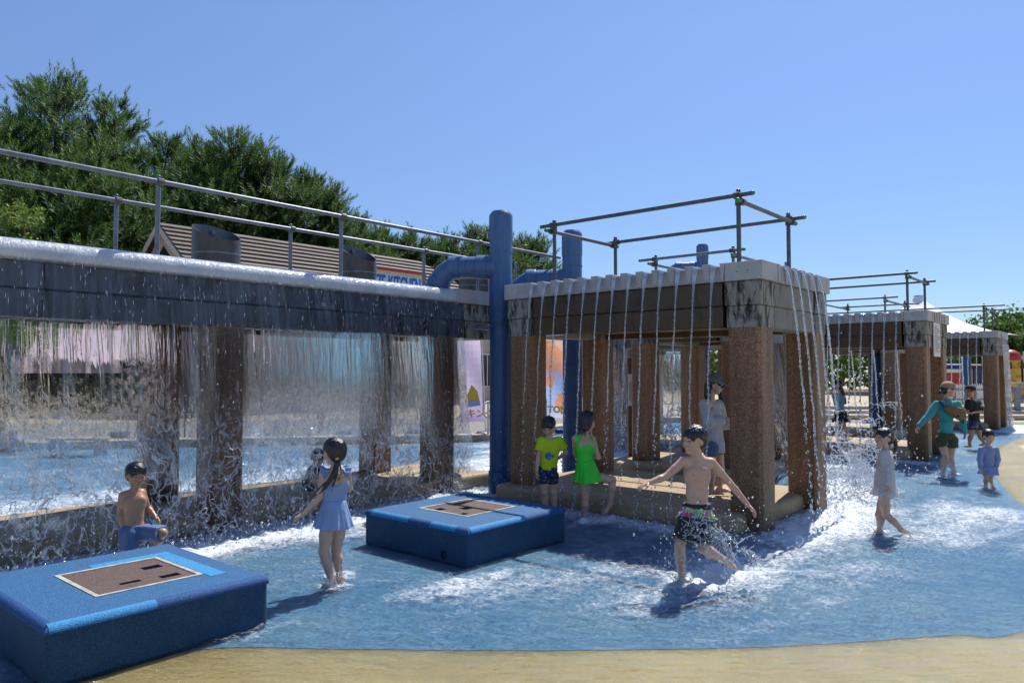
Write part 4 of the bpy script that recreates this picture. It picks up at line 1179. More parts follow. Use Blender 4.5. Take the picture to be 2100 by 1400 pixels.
for v in tx.data.vertices:
    w = v.co + root_loc(sg) - AB(sa0 + .08, sb, 0); d = w.dot(DA); v.co += DA * (d * (k_s - 1))
m = MB()
for (a, z) in ((sa1 - .07, sz1 - .08), (sa0 + .07, sz1 - .08)): 
    m = MB(); m.blob(AB(a, sb - .02, z), .05, 10, 6); m.build('lamp_boss', M['yellow'], sg, smooth=True)

# ---- banners
def banner(label, p, w, h, mat_, tilt=0, wd=.8, ang=0, z0=.45, text=None, name='banner_flag', marks=(), tcol='yellow', tsize=.25, X=None, sail=False):
    """cloth on a bent pole; p at ground"""
    t = thing(name, label, 'banner', p, None)
    X = X or Vector((math.cos(ang), math.sin(ang), 0)); N = Vector((0, 0, 1)).cross(X)
    n = 14; m = MB(); rows = []
    for i in range(n + 1):
        z = z0 + h * i / n; f = i / n
        l, r = (0, w)
        if sail: l, r = w * (.0 + .55 * f ** 2), w * (1 - .12 * f)
        rr = []
        for j in range(7):
            u = l + (r - l) * j / 6
            rr.append(p + X * (u + tilt * f) + N * (.05 * math.sin(u * 5 + i * .5)) + Vector((0, 0, z)))
        rows.append(rr)
    for i in range(n):
        for j in range(6):
            m.add([rows[i][j], rows[i][j + 1], rows[i + 1][j + 1], rows[i + 1][j]], [(0, 1, 2, 3)])
    o = m.build('cloth', mat_, t, smooth=True)
    pass
    m = MB(); pl = [p + X * (w + .04) , p + X * (w + .04 + tilt * .5) + Vector((0, 0, z0 + h * .5)), p + X * (w * (.9 if sail else 1) + .04 + tilt) + Vector((0, 0, z0 + h + .1))]
    m.tube(pl, .016, 8); m.build('pole', M['white'], t, smooth=True)
    m = MB(); m.box(p + X * w + Vector((0, 0, .06)), .4, .4, .12); m.build('base', M['navy'], t, bevel=.04)
    return t, X, N
def cloth_mat(name, stops, axis=2, h=2.6, noise=.25, patches=None):
    t = NT(name); co = t.coord(); s = t.n('SeparateXYZ', i0=co)
    f = t.math('ADD', t.math('DIVIDE', s.outputs[axis], h), t.math('MULTIPLY', t.math('SUBTRACT', t.noise(co, 1.6, 3), .5), noise))
    c = t.ramp(f, stops)
    if patches:
        v = t.n('TexVoronoi', Scale=patches[0]); t.set(v.inputs['Vector'], co); sc_ = t.n('SeparateColor', i0=v.outputs['Color'])
        c = t.mix(t.ramp(sc_.outputs[0], [(.6, 0), (.64, 1)], 'CONSTANT'), c, patches[1])
    d = t.n('BsdfDiffuse'); t.set(d.inputs[0], c); tl = t.n('BsdfTranslucent'); t.set(tl.inputs[0], c)
    x = t.n('MixShader', i0=.5, i1=d.outputs[0], i2=tl.outputs[0]); return t.done(x.outputs[0])
Yb_ = 20.0
def gnd(px, Y): q = P(px, 761, Y); return Vector((q.x, q.y, 0))
ban, X_, N_ = banner('purple banner with a yellow star shape and yellow katakana, left of the nearest pipe', gnd(945, 19.6), .62, 2.35, cloth_mat('purple_banner_cloth', [(.15, (.36, .30, .55)), (.35, (.62, .50, .70)), (.9, (.72, .60, .74))], noise=.1), z0=.38, sail=False, tilt=-.12, wd=.62)
m = MB(); c = gnd(972, 19.5) + Vector((0, 0, 1.05)); m.prism([c + X_ * x_ + Vector((0, 0, z_)) - N_ * .05 for x_, z_ in ((-.25, -.15), (.16, -.15), (.1, .12), (-.06, .3))], -N_ * .004); m.build('star_mark', M['yellow'], ban)
m = MB(); m.prism([c + X_ * x_ + Vector((0, 0, z_)) - N_ * .06 for x_, z_ in ((-.2, -.3), (.18, -.24), (.16, -.13), (-.22, -.13))], -N_ * .004); m.build('blue_mark', simple('light_blue_mark', (.25, .42, .75), .6), ban)
text_mesh('キング', .24, gnd(957, 19.45) + Vector((0, -.08, .52)), X_, Vector((0, 0, 1)), M['yellow'], ban, ext=.003, bold=.008)
ban2, X_, N_ = banner('blue and orange advertising banner seen between the two nearest blue pipes', gnd(1104, 20.5), .66, 2.1, cloth_mat('blue_orange_banner', [(.1, (.75, .78, .82)), (.3, (.45, .55, .85)), (.62, (.40, .52, .86)), (.7, (.75, .35, .22)), (.95, (.80, .50, .40))], noise=.3, patches=(2.2, (.80, .36, .20))), z0=.42, tilt=.05)
text_mesh('TOS', .24, gnd(1123, 20.4) + Vector((0, -.08, .58)), X_, Vector((0, 0, 1)), M['yellow'], ban2, ext=.003, bold=.01)
banner('pale pink banner blurred by the left sheet of water', gnd(20, 19.5), 2.9, 1.2, cloth_mat('pink_banner', [(.2, (.74, .42, .55)), (.6, (.85, .70, .76))]), z0=1.65)
banner('cyan and green banner blurred by the middle sheet of water', gnd(548, 20), 2.1, 1.35, cloth_mat('cyan_banner', [(.1, (.05, .45, .28)), (.35, (.12, .55, .52)), (.7, (.30, .62, .78))]), z0=1.5)
banner('cream and pink banner blurred by the right end of the long water wall', gnd(752, 20), 1.3, 1.5, cloth_mat('cream_banner', [(.1, (.50, .32, .12)), (.6, (.80, .70, .48))], patches=(4, (.75, .35, .38))), z0=1.35)

# ---- low dark hedge, seats and small things beyond the pool
def leaf_cloud(C, n, size, r, flat=.7, jitter=1.0):
    """n random leaf quads at centres C (k,3) -> V,F"""
    idx = r.integers(0, len(C), n); c = C[idx] + r.normal(0, jitter, (n, 3)) * size
    d = r.normal(0, 1, (n, 3)); d /= np.linalg.norm(d, axis=1, keepdims=True)
    e = np.cross(d, r.normal(0, 1, (n, 3))); e /= np.linalg.norm(e, axis=1, keepdims=True)
    s = size * r.uniform(.6, 1.3, (n, 1))
    V = np.stack([c - d * s, c - e * s * .45, c + d * s, c + e * s * .45], 1).reshape(-1, 3)
    return V, np.arange(4 * n).reshape(-1, 4)
def hedge(label, p, q, h, w, seed, mt='darkleaf', n=9000, size=.06):
    r = np.random.default_rng(seed); L = (q - p).length
    t_ = r.random(n); base = np.array(p)[None] * (1 - t_[:, None]) + np.array(q)[None] * t_[:, None]
    d = (q - p).normalized(); nn = np.array([-d.y, d.x, 0])
    hh = h * (1 + .12 * np.sin(t_ * L * 1.3 + seed) + .06 * np.sin(t_ * L * 4))
    C = base + nn * r.uniform(-w / 2, w / 2, n)[:, None]; C[:, 2] = r.uniform(0, 1, n) ** .6 * hh
    V, F = leaf_cloud(C, n, size, r)
    o = np_mesh('hedge', V, F, M[mt], origin=p)
    return tag(o, label, 'hedge')
hedge('low dark clipped hedge beyond the pool behind the left sheets of water', gnd(-160, 34), gnd(420, 36), 1.75, 1.2, 1, n=16000, size=.1)
hedge('dark hedge behind the second bay of the water wall', gnd(470, 34.0), gnd(900, 36), 1.3, 1.0, 2, n=14000, size=.1)
bn = thing('bench', 'dark low bench by the far kerb, blurred behind the left sheet of water', 'bench', gnd(165, 15.2))
m = MB(); m.box(gnd(165, 15.2) + Vector((0, 0, .33)), 1.1, .42, .05); m.build('seat', M['kerb'], bn, bevel=.01)
for s in (-.45, .45): m = MB(); m.box(gnd(165, 15.2) + Vector((s, 0, .14)), .07, .38, .33); m.build('leg', M['navy'], bn)
bag = MB(); bag.blob(gnd(20, 15.5) + Vector((0, 0, .2)), .28, 12, 8, (1.2, .7, .75)); bag.blob(gnd(20, 15.5) + Vector((.1, 0, .4)), .1, 10, 6, (1, .4, 1)); tag(bag.build('bag', M['navy'], smooth=True, origin=gnd(20, 15.5)), 'dark bag left by the far kerb at the left edge', 'bag')

# ---- handrails beyond the pool
def handrail(label, p, q, n, h=.95, bars=(.95, .55), r=.024, curl=False, mt='greyrail'):
    t = thing('handrail', label, 'railing', p)
    for i in range(n):
        w = p.lerp(q, i / max(1, n - 1)); m = MB(); m.tube([w, w + Vector((0, 0, h))], r, 10); m.build('post', M[mt], t, smooth=True)
    for z in bars:
        m = MB(); m.tube([p + Vector((0, 0, z)), q + Vector((0, 0, z))], r * .9, 10); m.build('rail', M[mt], t, smooth=True)
    if curl:
        d = (p - q).normalized(); pts = [p + Vector((0, 0, bars[0])) + d * .0]
        for k in range(1, 11):
            an = k / 10 * math.pi; pts.append(p + Vector((0, 0, bars[0] - .2 + .2 * math.cos(an))) + d * .2 * math.sin(an))
        m = MB(); m.tube(pts, r * .9, 10); m.build('curl', M['trim'], t, smooth=True)
    return t
handrail('pale handrail with a curled end beside the nearest blue pipe', gnd(1001, 18.4), gnd(1120, 20.5), 3, .92, curl=True, mt='trim')
handrail('grey tubular handrail beyond the frame, with the planter behind', gnd(1200, 25.2), gnd(1500, 27.5), 4, .95)
handrail('grey handrail standing behind the farthest left sheet of water', gnd(200, 18.6), gnd(470, 18.9), 4, .6, bars=(.6,))

# ---- green notice board, maroon kiosk, planter, notice post
ks = thing('kiosk', 'small maroon kiosk with a green menu board above it', 'kiosk', gnd(1270, 31))
c = gnd(1272, 31.5)
m = MB(); m.box(c + Vector((.1, .6, 1.15)), 2.4, 1.2, 2.35); m.build('wall', M['maroon'], ks)
m = MB(); m.box(c + Vector((.0, -.1, 2.55)), 1.7, .12, .9); bd = m.build('menu_board', M['greenp'], ks)
m = MB(); 
for zz in (2.78, 2.52, 2.26):
    m = MB(); m.box(c + Vector((0, -.17, zz)), 1.45, .02, .14); m.build('menu_line', simple('lime_text_strip', (.35, .42, .08), .6) if zz != 2.52 else M['white'], bd)
m = MB(); m.box(c + Vector((.62, -.15, 1.1)), .3, .1, 2.1); m.build('door', M['greenp'], ks)
m = MB(); m.box(c + Vector((0, .4, 3.1)), 2.7, 1.8, .14); m.build('roof', M['red'], ks)
pl = thing('planter', 'round dark planter with red flowers in front of the kiosk', 'planter', gnd(1266, 29))
c = gnd(1266, 29); m = MB(); m.tube([c, c + Vector((0, 0, .55)), c + Vector((0, 0, .62))], [.36, .46, .5], 20); m.build('pot', M['clamp'], pl)
r_ = np.random.default_rng(4); C = np.array(c)[None] + np.stack([r_.normal(0, .25, 300), r_.normal(0, .25, 300), .62 + abs(r_.normal(0, .12, 300))], 1)
V, F = leaf_cloud(C, 500, .05, r_); np_mesh('leaves', V, F, M['darkleaf'], pl)
m = MB()
C2 = C[:26] + np.array([0, 0, .1]); V, F = leaf_cloud(C2, 120, .05, r_); np_mesh('flowers', V, F, M['red'], pl)
np_ = thing('notice_post', 'square brown post carrying a tall white notice, left of the rear pillar', 'sign post', AB(11.55, 7.35))
q = P(1294, 761, 13.3); q.z = 0
m = MB(); m.box(q + Vector((0, 0, 1.0)), .13, .13, 2.06); m.build('post', M['brownwood'], np_, bevel=.01)
m = MB(); m.box(q + Vector((.0, -.08, 1.37)), .125, .02, .56); nb_ = m.build('notice', M['white'], np_)
for k in range(4):
    m = MB(); m.box(q + Vector((-.04 + k * .024, -.093, 1.34 + .02 * (k == 3))), .006, .003, .38 - .06 * (k == 0)); m.build('text_line', M['navy'], nb_)
# floodlight under the rear beam
fl = thing('floodlight', 'small grey floodlight bracketed on the notice post', 'lamp', q + Vector((0, -.1, 2.1)))
m = MB(); m.tube([q + Vector((-.03, -.2, 1.94)), q + Vector((-.03, -.2, 2.1))], [.09, .08], 16); m.build('housing', M['beamside'], fl, bevel=.01)
m = MB(); m.tube([q + Vector((0, -.16, 2.02)), q + Vector((0, 0, 2.04))], .02, 8); m.build('bracket', M['clamp'], fl)
# notice on S3
nt = thing('notice_board', 'white notice plate with fine print on the side of the right hand frame', 'sign', AB(16.5, 3.2, 2.3))
m = MB(); m.ab(16.45, 17.0, 3.275, 3.295, 1.99, 2.66); m.build('plate', M['white'], nt)
for k in range(14):
    m = MB(); w = .4 if k % 4 else .22; m.ab(16.52, 16.52 + w * (1 if k > 1 else .8), 3.269, 3.274, 2.58 - k * .038, 2.592 - k * .038)
    m.build('text_line', M['clamp'], nt)

# ---- right hand background : play village
def village():
    c = gnd(1932, 44)
    t = thing('playhouse', 'red playhouse with a navy roof band behind the farthest frame', 'playhouse', c)
    m = MB(); m.box(c + Vector((-.1, 0, .8)), 1.5, 1.6, 1.65); m.build('wall', M['red'], t)
    m = MB(); m.box(c + Vector((-.1, -.1, 1.72)), 1.9, 2.0, .2); m.build('cornice', M['white'], t)
    m = MB(); m.box(c + Vector((-.1, 0, 2.05)), 1.5, 1.5, .45, taper=(.8, .8)); m.build('roof', M['navy'], t)
    c = gnd(1976, 46)
    t = thing('playhouse', 'yellow and navy play wall right of the red playhouse', 'playhouse', c)
    m = MB(); m.box(c + Vector((-.2, 0, .9)), .9, 1.0, 1.9); m.build('wall', M['yellow'], t)
    m = MB(); m.box(c + Vector((.75, 0, .95)), .9, 1.0, 2.0); m.build('wall', M['navy'], t)
    m = MB(); m.box(c + Vector((.3, 0, 1.98)), 2.0, 1.2, .14); m.build('roof', M['maroon'], t)
    # red domed tower
    c = gnd(2073, 43)
    t = thing('play_tower', 'yellow play tower with a red dome and white windows at the right edge', 'play tower', c)
    m = MB(); m.tube([c, c + Vector((0, 0, 2.35))], [.52, .48], 20); tw = m.build('tower', M['yellow'], t)
    for (x, z, w) in ((-.1, 1.9, .3), (.1, 1.4, .25), (-.15, 1.1, .25), (.18, 2.1, .2)):
        m = MB(); m.box(c + Vector((x, -.50, z)), w, .06, .12); m.build('brick_patch', M['orange'], tw)
    m = MB(); pr = [(2.33, .54), (2.40, .56), (2.62, .52), (2.80, .40), (2.92, .2), (2.95, .03)]
    m.tube([c + Vector((0, 0, z)) for z, _ in pr], [r for _, r in pr], 24); dm = m.build('dome', M['red'], t, smooth=True)
    for x in (-.46, .40):
        m = MB(); m.box(c + Vector((x, -.52, 2.02)), .3, .12, .34); w = m.build('window', M['darkwin'], dm)
        m = MB(); m.box(c + Vector((x, -.40, 2.5)), .03, .03, .24); m.box(c + Vector((x, -.40, 2.5)), .22, .028, .03); m.build('window_bar', M['white'], w)
    # yellow machine and coloured blocks
    c = gnd(2062, 40)
    t = thing('ticket_machine', 'small yellow machine with a red panel below the domed tower', 'machine', c)
    m = MB(); m.box(c + Vector((0, 0, .55)), .62, .5, 1.1); m.build('cabinet', M['yellow'], t, bevel=.05)
    m = MB(); m.box(c + Vector((0, -.26, .72)), .4, .03, .3); m.build('panel', M['red'], t)
    c = gnd(2092, 41)
    t = thing('play_wall', 'low wall of yellow, green and blue play panels at the right edge', 'play wall', c)
    cols = ['yellow', 'kerb', 'white', 'greyrail', 'kerb', 'yellow']
    for i in range(3):
        for j in range(4):
            m = MB(); m.box(c + Vector((-.5 + j * .72, 0, .2 + i * .36)), .66, .3, .33); m.build('panel', M[cols[(i * 2 + j * 3) % 6]], t, bevel=.03)
    # white picket fence
    p, q = gnd(1930, 38), gnd(2040, 38.5)
    t = thing('picket_fence', 'white picket fence behind the boy in the black shirt', 'fence', p)
    n = 24; d = (q - p) / n
    for i in range(n):
        w = p + d * i; u = d.normalized(); pts = [w - u * .05, w + u * .05, w + u * .05 + Vector((0, 0, .95)), w + Vector((0, 0, 1.08)), w - u * .05 + Vector((0, 0, .95))]
        m = MB(); m.prism(pts, (0, .03, 0)); m.build('picket', M['white'], t)
    for z in (.35, .8): m = MB(); m.tube([p + Vector((0, .05, z)), q + Vector((0, .05, z))], .03, 6); m.build('rail', M['white'], t)
    m = MB(); m.tube([P(1940, 747, 37), P(2012, 748, 37)], .03, 8); m.build('top_rail', M['white'], t)
    # grey rail fence on steps
    for (x0, x1, Y, lab) in ((2052, 2180, 27.5, 'grey post and rail fence on the steps at the right edge'), (1935, 2020, 29.0, 'grey tube fence behind the boy in the black shirt')):
        p, q = gnd(x0, Y), gnd(x1, Y + .6); t = thing('rail_fence', lab, 'fence', p); n = 5
        for i in range(n):
            w = p.lerp(q, i / (n - 1)); m = MB(); m.box(w + Vector((0, 0, .48)), .22 if x0 > 2000 else .1, .06, 1.3); m.build('post', M['greyrail'], t, bevel=.01)
        for z in (.98, .6, .28): m = MB(); m.box((p + q) / 2 + Vector((0, .05, z)), (q - p).length, .05, .07, (q - p).normalized(), Vector((-(q - p).normalized().y, (q - p).normalized().x, 0))); m.build('rail', M['greyrail'], t)
    t = thing('steps', 'low concrete steps behind the farthest frame at the right', 'steps', gnd(2080, 26.5))
    for i in range(3):
        p, q = gnd(1700, 26.6 + i * .8), gnd(2300, 26.2 + i * .8); m = MB()
        m.prism([p, q, q + Vector((0, .8, 0)), p + Vector((0, .8, 0))], (0, 0, .05 + .12 * (i + 1) - .03)); m.build('step', M['kerb'], t, bevel=.02)
village()
def tent():
    Y = 58; apex = P(1884, 614, Y); apex.z = P(1884, 607, Y).z
    base_z = P(1887, 700, Y).z
    t = thing('tent', 'big white peaked tent with a truncated top rising behind the right hand frames', 'tent', (apex.x, apex.y, 0))
    n = 32; V = []; F = []
    prof = []
    tb = [(0, .32), (.45, .53), (.84, 1.0), (1.3, 1.7), (1.8, 2.43), (2.2, 3.2), (2.8, 4.8), (3.3, 6.9)]
    for k in range(29):
        f = k / 4; i = min(6, int(f)); f -= i; prof.append((tb[i][1] * (1 - f) + tb[i + 1][1] * f, apex.z - tb[i][0] * (1 - f) - tb[i + 1][0] * f))
    for (r, z) in prof:
        for i in range(n):
            an = 2 * math.pi * i / n; sc_ = 1 + .05 * math.cos(4 * an); V.append((apex.x + r * sc_ * math.cos(an), apex.y + r * sc_ * math.sin(an), z))
    for k in range(len(prof) - 1):
        for i in range(n): F.append((k * n + i, (k + 1) * n + i, (k + 1) * n + (i + 1) % n, k * n + (i + 1) % n))
    np_mesh('canopy', V, F, M['tent'], t, smooth=True)
    m = MB(); m.tube([Vector((apex.x, apex.y, apex.z - .02)), Vector((apex.x, apex.y, apex.z + .04))], .33, 24); m.build('top_ring', M['greyrail'], t)
    for i in range(4):
        an = math.pi / 4 + i * math.pi / 2; m = MB(); w = Vector((apex.x + 6.8 * math.cos(an), apex.y + 6.8 * math.sin(an), 0)); m.tube([w, w + Vector((0, 0, base_z - .9))], .08, 8); m.build('pole', M['white'], t)
tent()
rp = thing('pavilion', 'dark shallow pitched pavilion roof among the trees at the right edge', 'shelter', gnd(2085, 62))
c = P(2078, 703, 62); m = MB(); m.prism([c + Vector((-1.5, 0, .35)), c + Vector((1.9, 0, -.25)), c + Vector((1.9, 0, -.38)), c + Vector((-1.5, 0, .15))], (0, 4, 0)); m.build('roof', M['clamp'], rp)
for s in (-1.2, 1.5): m = MB(); b_ = Vector((c.x + s, c.y + .3, 0)); m.tube([b_, b_ + Vector((0, 0, c.z - .1))], .08, 8); m.build('post', M['brownwood'], rp)

# ============================================================ TREES
def limb(mb, p, q, r0, r1, r, n=6, sag=.25):
    pts = []; L = (q - p).length
    w = Vector(r.normal(0, .06 * L, 3))
    for i in range(n + 1):
        f = i / n; x = p.lerp(q, f) + w * math.sin(f * math.pi) + Vector((0, 0, -sag * L * .3 * math.sin(f * math.pi)))
        pts.append(x)
    mb.tube(pts, [r0 + (r1 - r0) * i / n for i in range(n + 1)], 7)
    return pts
def pine(label, base, H, W, seed, n_limb=34, tuft=.40, per=52, mt='pine', group='pine trees behind the water wall', zlow=.32, lean=(0, 0), up=.75):
    r = np.random.default_rng(seed)
    t = thing('pine_tree', label, 'tree', base, group)
    top = base + Vector((lean[0], lean[1], H))
    tr = MB(); tp = limb(tr, base, top - Vector((0, 0, .4)), .20 * H / 10, .04, r, 10, 0)
    tr.build('trunk', M['bark'], t, smooth=True)
    bm_ = MB(); C = []; D = []
    for i in range(n_limb):
        f = zlow + (1 - zlow) * ((i + r.uniform(0, .8)) / n_limb)
        k = min(9, int(f * 10)); p = tp[k].lerp(tp[k + 1], f * 10 - k) if k < 10 else tp[-1]
        an = i * 2.4 + r.uniform(-.5, .5)
        g = (f - zlow) / (1 - zlow)
        rad = W * (.55 + .55 * math.sin(min(1, g * 1.15 + .15) * math.pi * .8)) * (1 - g) ** .42 * r.uniform(.7, 1.12) * .62
        rise = rad * (.05 + .55 * g) + r.uniform(-.1, .3)
        q = p + Vector((math.cos(an) * rad, math.sin(an) * rad, rise))
        pts = limb(bm_, p, q, .055 * H / 10 * (1.2 - g) + .012, .015, r, 6)
        # pads of tufts along the outer part
        m_ = max(6, int(per * (rad / (W * .6)) * r.uniform(.8, 1.2)))
        for _ in range(m_):
            s = r.uniform(.30, 1.0); j = min(5, int(s * 6)); x = pts[j].lerp(pts[j + 1], s * 6 - j)
            wd = rad * .40 * (1.1 - .35 * s)
            o_ = Vector((r.normal(0, wd * .52), r.normal(0, wd * .52), r.normal(0, .16) + abs(r.normal(0, .12))))
            C.append(x + o_)
            dd = Vector((math.cos(an) * .5 + o_.x * .9, math.sin(an) * .5 + o_.y * .9, up + r.uniform(0, .5))) + Vector(r.normal(0, .22, 3)); D.append(dd.normalized())
        if r.random() < .8:
            for _ in range(3): C.append(q + Vector((r.normal(0, .25), r.normal(0, .25), r.uniform(.1, .5)))); D.append(Vector((r.normal(0, .2), r.normal(0, .2), 1)).normalized())
    for k in range(10): C.append(top + Vector((r.normal(0, .3), r.normal(0, .3), -r.uniform(0, .9)))); D.append(Vector((r.normal(0, .15), r.normal(0, .15), 1)).normalized())
    bm_.build('limbs', M['bark'], t, smooth=True)
    C = np.array(C); D = np.array(D); n = len(C); K = 22
    L = tuft * r.uniform(.75, 1.35, (n, 1, 1))
    U = np.cross(D, r.normal(0, 1, (n, 3))); U /= np.linalg.norm(U, axis=1, keepdims=True); Wv = np.cross(D, U)
    s = np.linspace(0, 1, K)[None, :, None]; ph = (np.arange(K) * 2.4)[None, :, None] + r.uniform(0, 6, (n, 1, 1))
    root = C[:, None] + D[:, None] * s * L
    side = U[:, None] * np.cos(ph) + Wv[:, None] * np.sin(ph)
    nd = side * .85 + D[:, None] * (.35 + .8 * s); nd /= np.linalg.norm(nd, axis=2, keepdims=True)
    nl = .52 * L * (1.05 - .35 * s) * r.uniform(.8, 1.2, (n, K, 1))
    tang = np.cross(nd, D[:, None] + .01)
    tang /= np.linalg.norm(tang, axis=2, keepdims=True) + 1e-9
    wv = tang * .017 * (tuft / .36)
    a_, b_, c_ = root - wv, root + wv, root + nd * nl
    V = np.stack([a_, b_, c_], 2).reshape(-1, 3)
    np_mesh('crown', V, np.arange(len(V)).reshape(-1, 3), M[mt], t)
    return t
def broad(label, base, H, W, seed, mt, n=9000, size=.10, group=None, lumps=26, name='leafy_tree'):
    r = np.random.default_rng(seed); t = thing(name, label, 'tree', base, group)
    tr = MB(); pts = limb(tr, base, base + Vector((0, 0, H * .6)), .18 * H / 8, .06, r, 6, 0); C = []
    for i in range(lumps):
        an = r.uniform(0, 6.28); g = r.uniform(.0, 1); rad = W * .5 * math.sqrt(r.random()) * math.sin(math.pi * (.25 + .65 * g))
        c = base + Vector((math.cos(an) * rad, math.sin(an) * rad, H * (.34 + .62 * g)))
        if i < 9: limb(tr, pts[3 + i % 3], c, .05, .015, r, 4)
        k = n // lumps; lr = W * r.uniform(.10, .19)
        d = r.normal(0, 1, (k, 3)); d /= np.linalg.norm(d, axis=1, keepdims=True); d[:, 2] *= .75
        C.append(np.array(c) + d * lr * r.uniform(.55, 1.08, (k, 1)))
    tr.build('trunk', M['bark'], t, smooth=True)
    V, F = leaf_cloud(np.concatenate(C), n, size, r); np_mesh('crown', V, F, M[mt], t)
    return t
def at_top(px, py, Y): q = P(px, py, Y); return Vector((q.x, q.y, -.2)), q.z + .2
TREES = [(120, 172, 30, 6.6, 'tallest pine with a ragged top at the left'), (235, 215, 32, 5.6, 'tall pine just right of the tallest one at the left'), (15, 268, 27, 6.5, 'broad pine cut by the left picture edge'),
         (345, 292, 33, 5.4, 'pine behind the left end of the tiled roof'), (480, 288, 31, 5.8, 'dense rounded pine above the tiled roof'), (420, 330, 36, 5.5, 'farther pine between the two rounded pines above the roof'),
         (560, 330, 32, 5.0, 'pine right of the dense rounded pine above the roof'), (640, 372, 33, 4.6, 'pine whose long limbs reach out over the right half of the roof'), (180, 330, 26, 5.5, 'lower pine in front of the tallest one'), (300, 380, 28, 5.0, 'low pine beside the left gable of the tiled house'), (70, 390, 25, 5.0, 'low dark pine above the far left railing'), (720, 455, 36, 4.2, 'small lighter pine left of the sign')]
for i, (px, py, Y, W, lab) in enumerate(TREES):
    b, h = at_top(px, py, Y * 1.36); pine(lab, b, h, W * 1.36, 300 + i, tuft=.52, n_limb=48 if i < 8 else 42, per=135)
for i, (px, py, Y, W, lab) in enumerate([(850, 492, 48, 6.0, 'distant pine left of the nearest blue pipe'), (985, 480, 46, 6.0, 'distant pine directly behind the elbow of the nearest blue pipe'), (1070, 505, 50, 6.5, 'distant pine between the two tall blue pipes'), (915, 500, 52, 6.0, 'distant pine above the right end of the tiled roof'), (780, 480, 50, 5.5, 'distant pine above the sign')]):
    b, h = at_top(px, py, Y * 1.15); pine(lab, b, h, W * 1.15, 340 + i, n_limb=42, per=110, tuft=.62, group='distant pines behind the blue pipes')
b, h = at_top(8, 385, 17.5); broad('bright yellow green leafy tree at the left edge above the water wall', b, h, 2.6, 71, 'leaf', 9000, .05)
for i, (px, py, Y, W, mt, lab) in enumerate([(2085, 655, 75, 13, 'darkleaf', 'dark tree on the wooded rise at the right edge'), (2050, 668, 72, 8, 'midleaf', 'lighter green tree left of the dark one at the right edge'), (2110, 690, 58, 7, 'darkleaf', 'round tree below the wooded rise at the right edge'), (2020, 690, 90, 9, 'darkleaf', 'far tree peeping over the slope of the white tent'), (2140, 650, 80, 14, 'darkleaf', 'dark tree cut by the right picture edge')]):
    b, h = at_top(px, py, Y); broad(lab, b, h, W, 400 + i, mt, 7000, .24, 'trees on the rise at the right')
# low far planting that closes the view between the frames
def far_wood():
    r = np.random.default_rng(77); n = 42000
    x = r.uniform(-80, 110, n); y = 62 + r.uniform(0, 10, n) + .06 * x
    h = 3.6 + 1.1 * np.sin(x * .23) + .8 * np.sin(x * .71 + 1) + .4 * np.sin(x * 2.1)
    z = r.random(n) ** .7 * h
    V, F = leaf_cloud(np.stack([x, y, z], 1), n, .34, r)
    tag(np_mesh('far_shrubs', V, F, M['darkleaf'], origin=(0, 66, 0)), 'dark belt of far shrubs and trees along the horizon', 'shrubs', kind='stuff')
far_wood()
